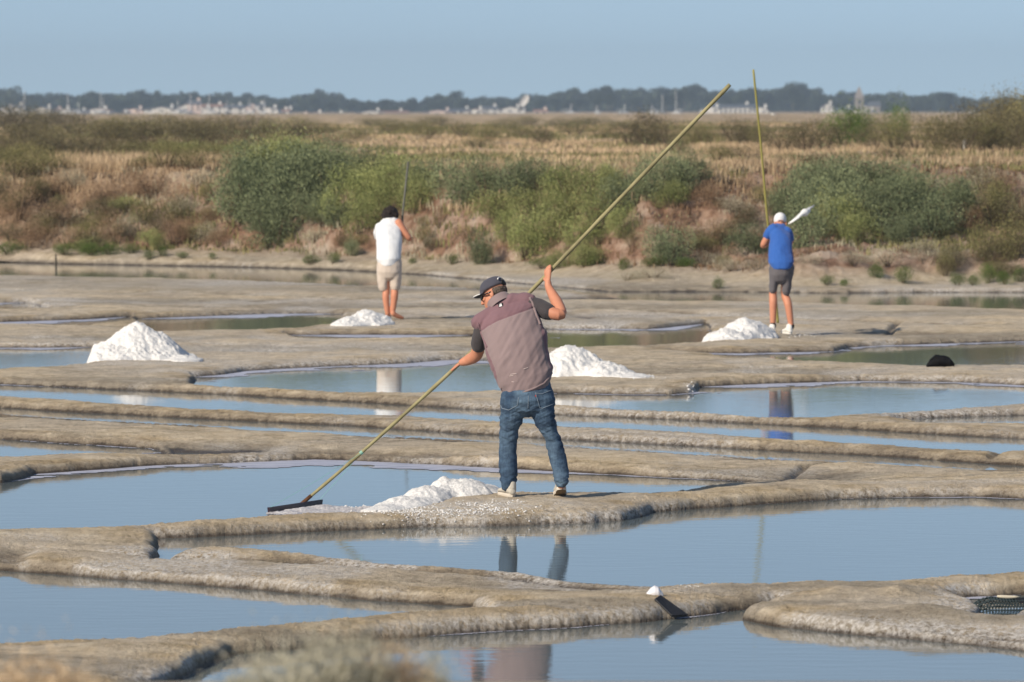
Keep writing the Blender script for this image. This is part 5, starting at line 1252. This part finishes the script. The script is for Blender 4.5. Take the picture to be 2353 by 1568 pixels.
heap('tall cone of white salt on the mud at the left, standing alone', [(312,824,125,84,0.55,1.15),(250,826,66,34,0.4,1.2),(365,822,78,50,0.42,1.3),(420,826,40,8,0.3,1.2)], 201)
heap('low salt heap left of the barefoot man in the white shirt', [(842,745,60,32,0.5,1.6),(800,747,46,17,0.45,1.4),(866,743,40,22,0.45,1.7)], 211)
heap('salt heap at the feet of the man in blue', [(1712,776,70,46,0.55,1.6),(1668,780,60,26,0.5,1.3),(1740,774,48,34,0.55,1.7)], 221)
heap('rounded salt heap just right of the man in the vest, behind him', [(1310,862,108,66,0.6,1.7),(1390,864,78,34,0.45,1.4),(1240,858,80,46,0.5,1.6),(1450,866,50,8,0.3,1.2)], 231)
heap('crumbly fresh salt heap between the rake and the man in the vest', [(1020,1146,52,44,0.34,1.5),(1070,1146,70,38,0.38,1.9),(975,1154,66,30,0.34,1.7),(925,1163,70,20,0.3,1.5),(1118,1141,46,22,0.3,1.7),(880,1170,52,10,0.24,1.3)], 241, 0.022, 0.10, 0.009)
# crumbs of salt spilled on the mud and along the water
rc = np.random.default_rng(5); VV = []; FF = []; base_f = None
bm = bmesh.new(); bmesh.ops.create_icosphere(bm, subdivisions=1, radius=1.0); bm.verts.ensure_lookup_table(); bm.verts.index_update()
iv = np.array([v.co[:] for v in bm.verts]); if_ = np.array([[v.index for v in f_.verts] for f_ in bm.faces]); bm.free()
def crumbs(n, cx, cy, rx, ry, s0, s1, zb=0.1, onwater=False):
    for k in range(n):
        x = cx+rc.normal(0, rx); y = cy+rc.normal(0, ry); X, D = G(x, y, 0.0 if onwater else zb)
        gz_ = float(terrain(np.array([X]), np.array([D]), detail=False)[0]); 
        if gz_ < 0: 
            if not onwater: continue
            gz_ = 0.0
        s = s0+(s1-s0)*rc.random()**2; v = iv*(1+rc.normal(0, 0.22, (len(iv), 1)))*s*np.array([1, 1, 0.7])+np.array([X, D, gz_+s*0.25])
        FF.append(if_+sum(len(a) for a in VV)); VV.append(v)
crumbs(900, 1050, 1169, 85, 8, 0.002, 0.011); crumbs(300, 940, 1175, 55, 5, 0.002, 0.010); crumbs(130, 1190, 1166, 40, 7, 0.003, 0.008)
crumbs(130, 780, 1170, 50, 2.0, 0.008, 0.022, onwater=True); crumbs(120, 1215, 1137, 28, 1.5, 0.008, 0.02, 0.05, True); crumbs(30, 1600, 1344, 20, 3, 0.003, 0.008); crumbs(40, 1590, 885, 8, 5, 0.006, 0.02)
crumbs(60, 440, 826, 22, 2, 0.005, 0.012, 0.08); crumbs(60, 1470, 866, 20, 3, 0.005, 0.012, 0.08); crumbs(40, 1850, 770, 20, 3, 0.005, 0.012, 0.08)
o = link('salt_crumbs', np_mesh('salt_crumbs', np.vstack(VV), np.vstack(FF), SALT)); tag(o, 'crumbs of white salt spilled on the mud round the heaps', kind='stuff')
# film of floating salt along the far shores: a thin ragged skin on the water, found from the shore distance
FSPOT = [(520,1070,4.2,1.6,0.95),(250,1082,1.6,1.2,0.55),(800,1062,2.0,1.2,0.7),(1400,1090,3.0,1.2,0.22),(760,846,3.5,2.5,1.0),(1080,832,1.5,2.0,1.6),(1800,884,3.5,2.5,0.9),(2200,882,3.0,2.0,0.7),(1620,892,1.0,1.5,0.4),
 (100,801,3.0,2.5,1.4),(620,725,3.2,2.5,1.5),(320,869,3.5,2.0,0.6),(120,742,3.0,2.5,1.2),(20,700,2.0,3.0,2.0),(850,773,3.5,2.5,1.6),(1450,757,2.5,2.5,1.2),(1680,813,1.8,1.6,0.9),(2260,788,2.5,2.0,1.1),
 (160,1022,3.0,1.0,0.22),(1300,1452,1.4,0.6,0.10),(1650,1412,0.6,0.5,0.10),(2000,1148,2.2,0.8,0.12),(2250,1370,0.8,0.6,0.15)]
t = NT('salt_film'); f = t.noise(9, stretch=(0.4, 1, 1), det=5); t.color(t.ramp(f, [(0.3, (0.27, 0.29, 0.38)), (0.6, (0.50, 0.51, 0.60))])); t.rough(0.5); t.b.inputs['Specular IOR Level'].default_value = 0.4; t.bump(t.noise(50), 0.003); FM = t.m
Wf = np.zeros(XX.shape)
for x, y, rx, ry, a in FSPOT:
    cx, cy = G(x, y, 0); Wf = np.maximum(Wf, a*np.exp(-(((XX-cx)/rx)**2+((YY-cy)/ry)**2)**1.5))
dsd = np.gradient(SDD, axis=0)/np.gradient(YY, axis=0)
rag = fbm(XX*1.3, YY*2.0, s=301, o=5, g=0.62)
lim = Wf*(0.15+1.7*np.clip(rag-0.28, 0, 1))
far_side = np.zeros(XX.shape, bool)
okf = (SDD < 0.04) & (SDD > -lim) & (Wf > 0.06)
# only the far side of each pond: moving away from the camera the shore comes nearer
okf &= dsd > 0.15
# the terrain grid is coarse out there: refine sideways is not needed, the rows follow the shore
cells = okf[:-1, :-1] & okf[1:, :-1] & okf[1:, 1:] & okf[:-1, 1:]
ii, jj = np.nonzero(cells); k0 = ii*NC+jj; Qf = np.stack([k0, k0+1, k0+1+NC, k0+NC], 1)
Vf = np.stack([XX, YY, np.full(XX.shape, 0.003)], -1).reshape(-1, 3); us = np.zeros(len(Vf), bool); us[Qf.ravel()] = True; rm = np.cumsum(us)-1
tag(link('salt_film', np_mesh('salt_film', Vf[us], rm[Qf], FM)), 'lilac-white film of salt floating along the far shores', kind='stuff')
# slush dragged by the rake: low wet ridge of crystals
t = NT('wet_salt_slush'); f = t.noise(45, det=5); t.color(t.ramp(f, [(0.3, (0.36, 0.33, 0.34)), (0.6, (0.62, 0.60, 0.60))])); t.rough(0.35); t.bump(f, 0.01)
Xg, Yg = np.meshgrid(np.linspace(*[G(x, 1176)[0] for x in (615, 900)], 300), np.linspace(G(0, 1186)[1], G(0, 1160)[1], 90))
Zs = np.full(Xg.shape, -1.0)
for x, y, rx, ry, h in ((660,1180,.13,.18,.018),(700,1176,.16,.22,.028),(745,1170,.14,.20,.028),(775,1170,.14,.16,.018),(720,1178,.3,.14,.016),(800,1174,.22,.10,.022),(850,1172,.22,.09,.026),(760,1175,.3,.10,.018)):
    cx, cy = G(x, y, 0); Zs = np.maximum(Zs, h*(1.3-np.sqrt(((Xg-cx)/rx)**2+((Yg-cy)/ry)**2)*(1+.5*(fbm(Xg*6, Yg*6, s=77)-.5))))
Zs += (fbm(Xg*28, Yg*28, s=78)-.5)*0.018; ok = (Zs > 0.001).ravel(); ny, nx = Xg.shape
i = np.arange(ny-1)[:, None]*nx+np.arange(nx-1)[None, :]; Q_ = np.stack([i, i+1, i+1+nx, i+nx], -1).reshape(-1, 4); Q_ = Q_[ok[Q_].all(1)]
V_ = np.stack([Xg, Yg, Zs], -1).reshape(-1, 3); us = np.zeros(len(V_), bool); us[Q_.ravel()] = True; rm = np.cumsum(us)-1
tag(link('salt_slush', np_mesh('salt_slush', V_[us], rm[Q_], t.m)), 'wet grey-white salt slush gathering at the rake blade', kind='stuff')

# ---------------------------------------------------------------- odd things left on the mud
# black board leaning on the edge of the berm
off = Vector((0, -0.012, 0.014))
q_ = G(1560, 1420, 0); D_ = q_[1]-0.10
Pb = [AT(1640/1.0625, 1505/1.0625, D_-0.04), AT(1680/1.0625, 1502/1.0625, D_-0.01)]
up1 = AT(1597/1.0625, 1464/1.0625, D_+0.02); up2 = AT(1613/1.0625, 1454/1.0625, D_+0.07)
b = bmesh.new(); nrm = (Pb[1]-Pb[0]).cross(up1-Pb[0]).normalized(); lo = [b.verts.new(p+nrm*0.008) for p in (Pb[0], Pb[1], up2, up1)]; hi = [b.verts.new(p-nrm*0.008) for p in (Pb[0], Pb[1], up2, up1)]
b.faces.new(lo); b.faces.new(hi[::-1])
for k in range(4): b.faces.new((lo[k], lo[(k+1) % 4], hi[(k+1) % 4], hi[k]))
bmesh.ops.bevel(b, geom=b.edges[:], offset=0.003, segments=1, affect='EDGES')
tag(bm_obj('board', b, simple('black_slate', (0.018, 0.020, 0.026), 0.45, 0.4, 30)), 'small black slate board tilted against the front mud ridge', 'board')
# pale rounded lump beside it
c = ray(1596/1.0625, 1456/1.0625)+Vector((0, 0, 0.02))
fl = blob('pale_lump', [[(c+Vector((-.045, 0, -.015)), Vector((0, .03, .0)), Vector((0, 0, .014))), (c+Vector((-.02, 0, 0)), Vector((0, .040, 0)), Vector((0, 0, .030))), (c+Vector((.005, 0, .006)), Vector((0, .045, 0)), Vector((0, 0, .040))), (c+Vector((.03, 0, .002)), Vector((0, .042, 0)), Vector((0, 0, .036))), (c+Vector((.045, 0, -.008)), Vector((0, .03, 0)), Vector((0, 0, .022)))]], 0.004, simple('milky_white', (0.72, 0.72, 0.76), 0.35, 0.1, 20), None, 2, None, tuple(c))
fl.location = c; tag(fl, 'milky white rounded lump lying above the small black board', 'lump')
# crumpled mesh basket in the little pool at the right edge
c = Vector((*G(2330, 1412, 0), 0.0)); r = empty('mesh_basket', c); WIRE = simple('dark_netting', (0.03, 0.045, 0.05), 0.6)
Rr = 0.115; b = bmesh.new(); rb = random.Random(4)
def arch(u, a):   # u along the basket, a over the arch
    k = min(1.0, 0.45+u*3.5); cr = 1+0.10*math.sin(7*u+2)+0.05*math.sin(13*a)
    return Vector((-0.26+u*0.62+0.05*math.cos(a), -math.cos(a)*0.15*k, math.sin(a)*Rr*k*cr-0.01))
for i in range(34): tube(b, [arch(i/33, math.pi*k/14) for k in range(15)], 0.0034, 4, cap=False)
for k in range(1, 14): tube(b, [arch(i/16, math.pi*k/14) for i in range(17)], 0.0034, 4, cap=False)
bm_obj('netting', b, WIRE, r)['kind'] = 'stuff'
b = bmesh.new(); prev = None
for i in range(8):
    u = 0.42+i*0.075; cur = [b.verts.new(arch(u, math.pi*(0.30+0.42*k/6))*1.0+Vector((0, 0, 0.004))) for k in range(7)]
    if prev:
        for k in range(6): b.faces.new((prev[k], prev[k+1], cur[k+1], cur[k]))
    prev = cur
bm_obj('torn_lining', b, simple('black_plastic', (0.012, 0.012, 0.014), 0.5), r)
b = bmesh.new(); tube(b, [arch(0.25+i*0.045, math.pi*0.5)+Vector((0, 0, 0.008)) for i in range(6)], [.006, .010, .011, .010, .008, .004], 8); bm_obj('bleached_rim', b, simple('bleached_wood', (0.55, 0.50, 0.40), 0.8), r, True)
tag(r, 'crumpled dark mesh basket lying in the pool at the right edge', 'basket')
# black bag on the right ridge
cb_ = Vector((*G(2159, 841, 0.085), 0.0)); cb_.z = ground_z(cb_.x, cb_.y)-0.005; r = empty('bag', cb_)
blob('bag_body', [[(cb_+Vector((-.150, 0, .012)), Vector((0, .07, 0)), Vector((0, 0, .018))), (cb_+Vector((-.11, 0, .042)), Vector((0, .10, 0)), Vector((0, 0, .044))), (cb_+Vector((-.04, 0, .066)), Vector((0, .12, 0)), Vector((0, 0, .068))), (cb_+Vector((.05, 0, .066)), Vector((0, .12, 0)), Vector((0, 0, .070))), (cb_+Vector((.12, 0, .058)), Vector((0, .11, 0)), Vector((0, 0, .058))), (cb_+Vector((.145, 0, .04)), Vector((0, .09, 0)), Vector((0, 0, .036)))]],
     0.008, simple('black_canvas', (0.008, 0.008, 0.009), 0.85, spec=0.1), r, 3, lambda co, no: (fbm(co[:,0]*12, co[:,2]*12, co[:,1]*12, s=401)-.5)*0.025, tuple(cb_))
b = bmesh.new(); tube(b, [Vector((-.135, -.02, .03)), Vector((-.115, -.05, .09)), Vector((-.05, -.05, .142)), Vector((.0, -.02, .135))], 0.008, 6); bm_obj('strap', b, simple('black_strap', (0.012, 0.012, 0.012), 0.6), r, True)
tag(r, 'slumped black bag on the mud ridge at the right', 'bag')
# white bird flying off behind the man in blue
Dq = 88.0; sB = Dq/F/1.0625/4.358; QB = mapper(1820, 480, 4.358, Dq); c = QB(632, 172); r = empty('bird', c); W_ = simple('white_feathers', (0.78, 0.78, 0.78), 0.8); GW = simple('grey_feathers', (0.42, 0.43, 0.46), 0.8)
d = Vector((0.55, 0.8, 0.25)).normalized(); body_r = limb([Vector(c)-d*0.13, Vector(c)-d*0.06, Vector(c), Vector(c)+d*0.07, Vector(c)+d*0.12], [.015, .045, .06, .045, .028], 3)
blob('bird_body', [body_r, egg(Vector(c)+d*0.13+Vector((0, 0, .01)), (.026, .030, .026))], 0.006, W_, r, 2, None, tuple(c))
def wing(pts, chords, mat, name='wing'):
    b = bmesh.new(); top = []; 
    for (p, ch) in zip(pts, chords):
        n_ = Vector((-.3, -.35, .88)); ch_ = Vector((0.25, -0.6, -0.35)).normalized()*ch
        top.append([b.verts.new(p-c+ch_*q+n_*h) for q, h in ((-.45, 0.0), (-.2, .008), (.2, .005), (.55, 0.0), (.2, -.004), (-.2, -.004))])
    for i in range(len(top)-1): bridge(b, top[i], top[i+1])
    b.faces.new(top[0][::-1]); b.faces.new(top[-1]); return bm_obj(name, b, mat, r, True)
wing([QB(625,172,-.02), QB(590,190,-.10), QB(550,225,-.18), QB(500,262,-.22), QB(458,292,-.22)], [.10,.10,.08,.055,.015], W_)
wing([QB(638,165,.03), QB(665,135,.08), QB(690,120,.12), QB(715,108,.18), QB(735,94,.22)], [.09,.08,.06,.04,.012], GW)
b = bmesh.new(); tl = Vector(c)-d*0.12; w1 = d.cross(Vector((0, 0, 1))).normalized(); a = [b.verts.new(p-c+Vector((0, 0, h))) for h in (0.003, -.003) for p in (tl-w1*.012, tl+w1*.012, tl-d*.07+w1*.035, tl-d*.07-w1*.035)]
b.faces.new(a[:4]); b.faces.new(a[4:][::-1])
for k in range(4): b.faces.new((a[k], a[(k+1) % 4], a[4+(k+1) % 4], a[4+k]))
bm_obj('tail', b, W_, r)
b = bmesh.new(); hd_ = d*0.155+Vector((0, 0, .008)); tube(b, [hd_, hd_+d*0.03-Vector((0, 0, .004))], [.006, .002], 6); bm_obj('beak', b, simple('beak', (0.5, 0.3, 0.05)), r)
tag(r, 'white bird with spread wings flying beside the man in blue', 'bird')
# dish on a mast above the far trees, stake in the far pond
D_ = 2150; s_ = D_/F; p = AT(1205, 232, D_); r = empty('dish_aerial', (p.x, p.y, FARZ-0.5)); b = bmesh.new(); prev = None
Rm = Matrix.Rotation(math.radians(35), 3, 'Y')
for k in range(5):
    q = 1-k/5; cur = [b.verts.new(Rm@Vector((1.3*q*math.cos(a*math.pi/8), -0.5*q*q*1.0, 2.6*q*math.sin(a*math.pi/8)))+Vector((0, 0, p.z-FARZ+.5))) for a in range(16)]
    if prev: bridge(b, prev, cur)
    else: f0_ = cur
    prev = cur
b.faces.new(prev); dsh = bm_obj('dish', b, WHITE, r); dsh.modifiers.new('t', 'SOLIDIFY').thickness = 0.15
b = bmesh.new(); tube(b, [(0, 0, 0), (0, 0, p.z-FARZ+.3)], 0.2, 8); bm_obj('mast', b, GREYM, r); tag(r, 'tilted white oval dish standing above the far trees, centre', 'aerial')
p = Vector((*G(128, 612, 0), -0.1)); b = bmesh.new(); tube(b, [(0, 0, 0), (0.01, 0, 0.16), (0.0, 0, 0.33)], [0.02, 0.018, 0.015], 7); o = bm_obj('stake', b, simple('dark_stake', (0.05, 0.045, 0.035), 0.9)); o.location = p; tag(o, 'short dark stake standing in the pond at the far left', 'stake')
p = AT(1777, 272, 900); b = bmesh.new(); tube(b, [(0, 0, -1.2), (0, 0, 0)], 0.08, 6); tube(b, [(0, 0, -0.3), (0, 0, 0.75)], [0.45, 0.45], 10); o = bm_obj('marker_drum', b, WHITE); o.location = p; tag(o, 'white round marker on the far plain right of the blue man\'s pole', 'marker')
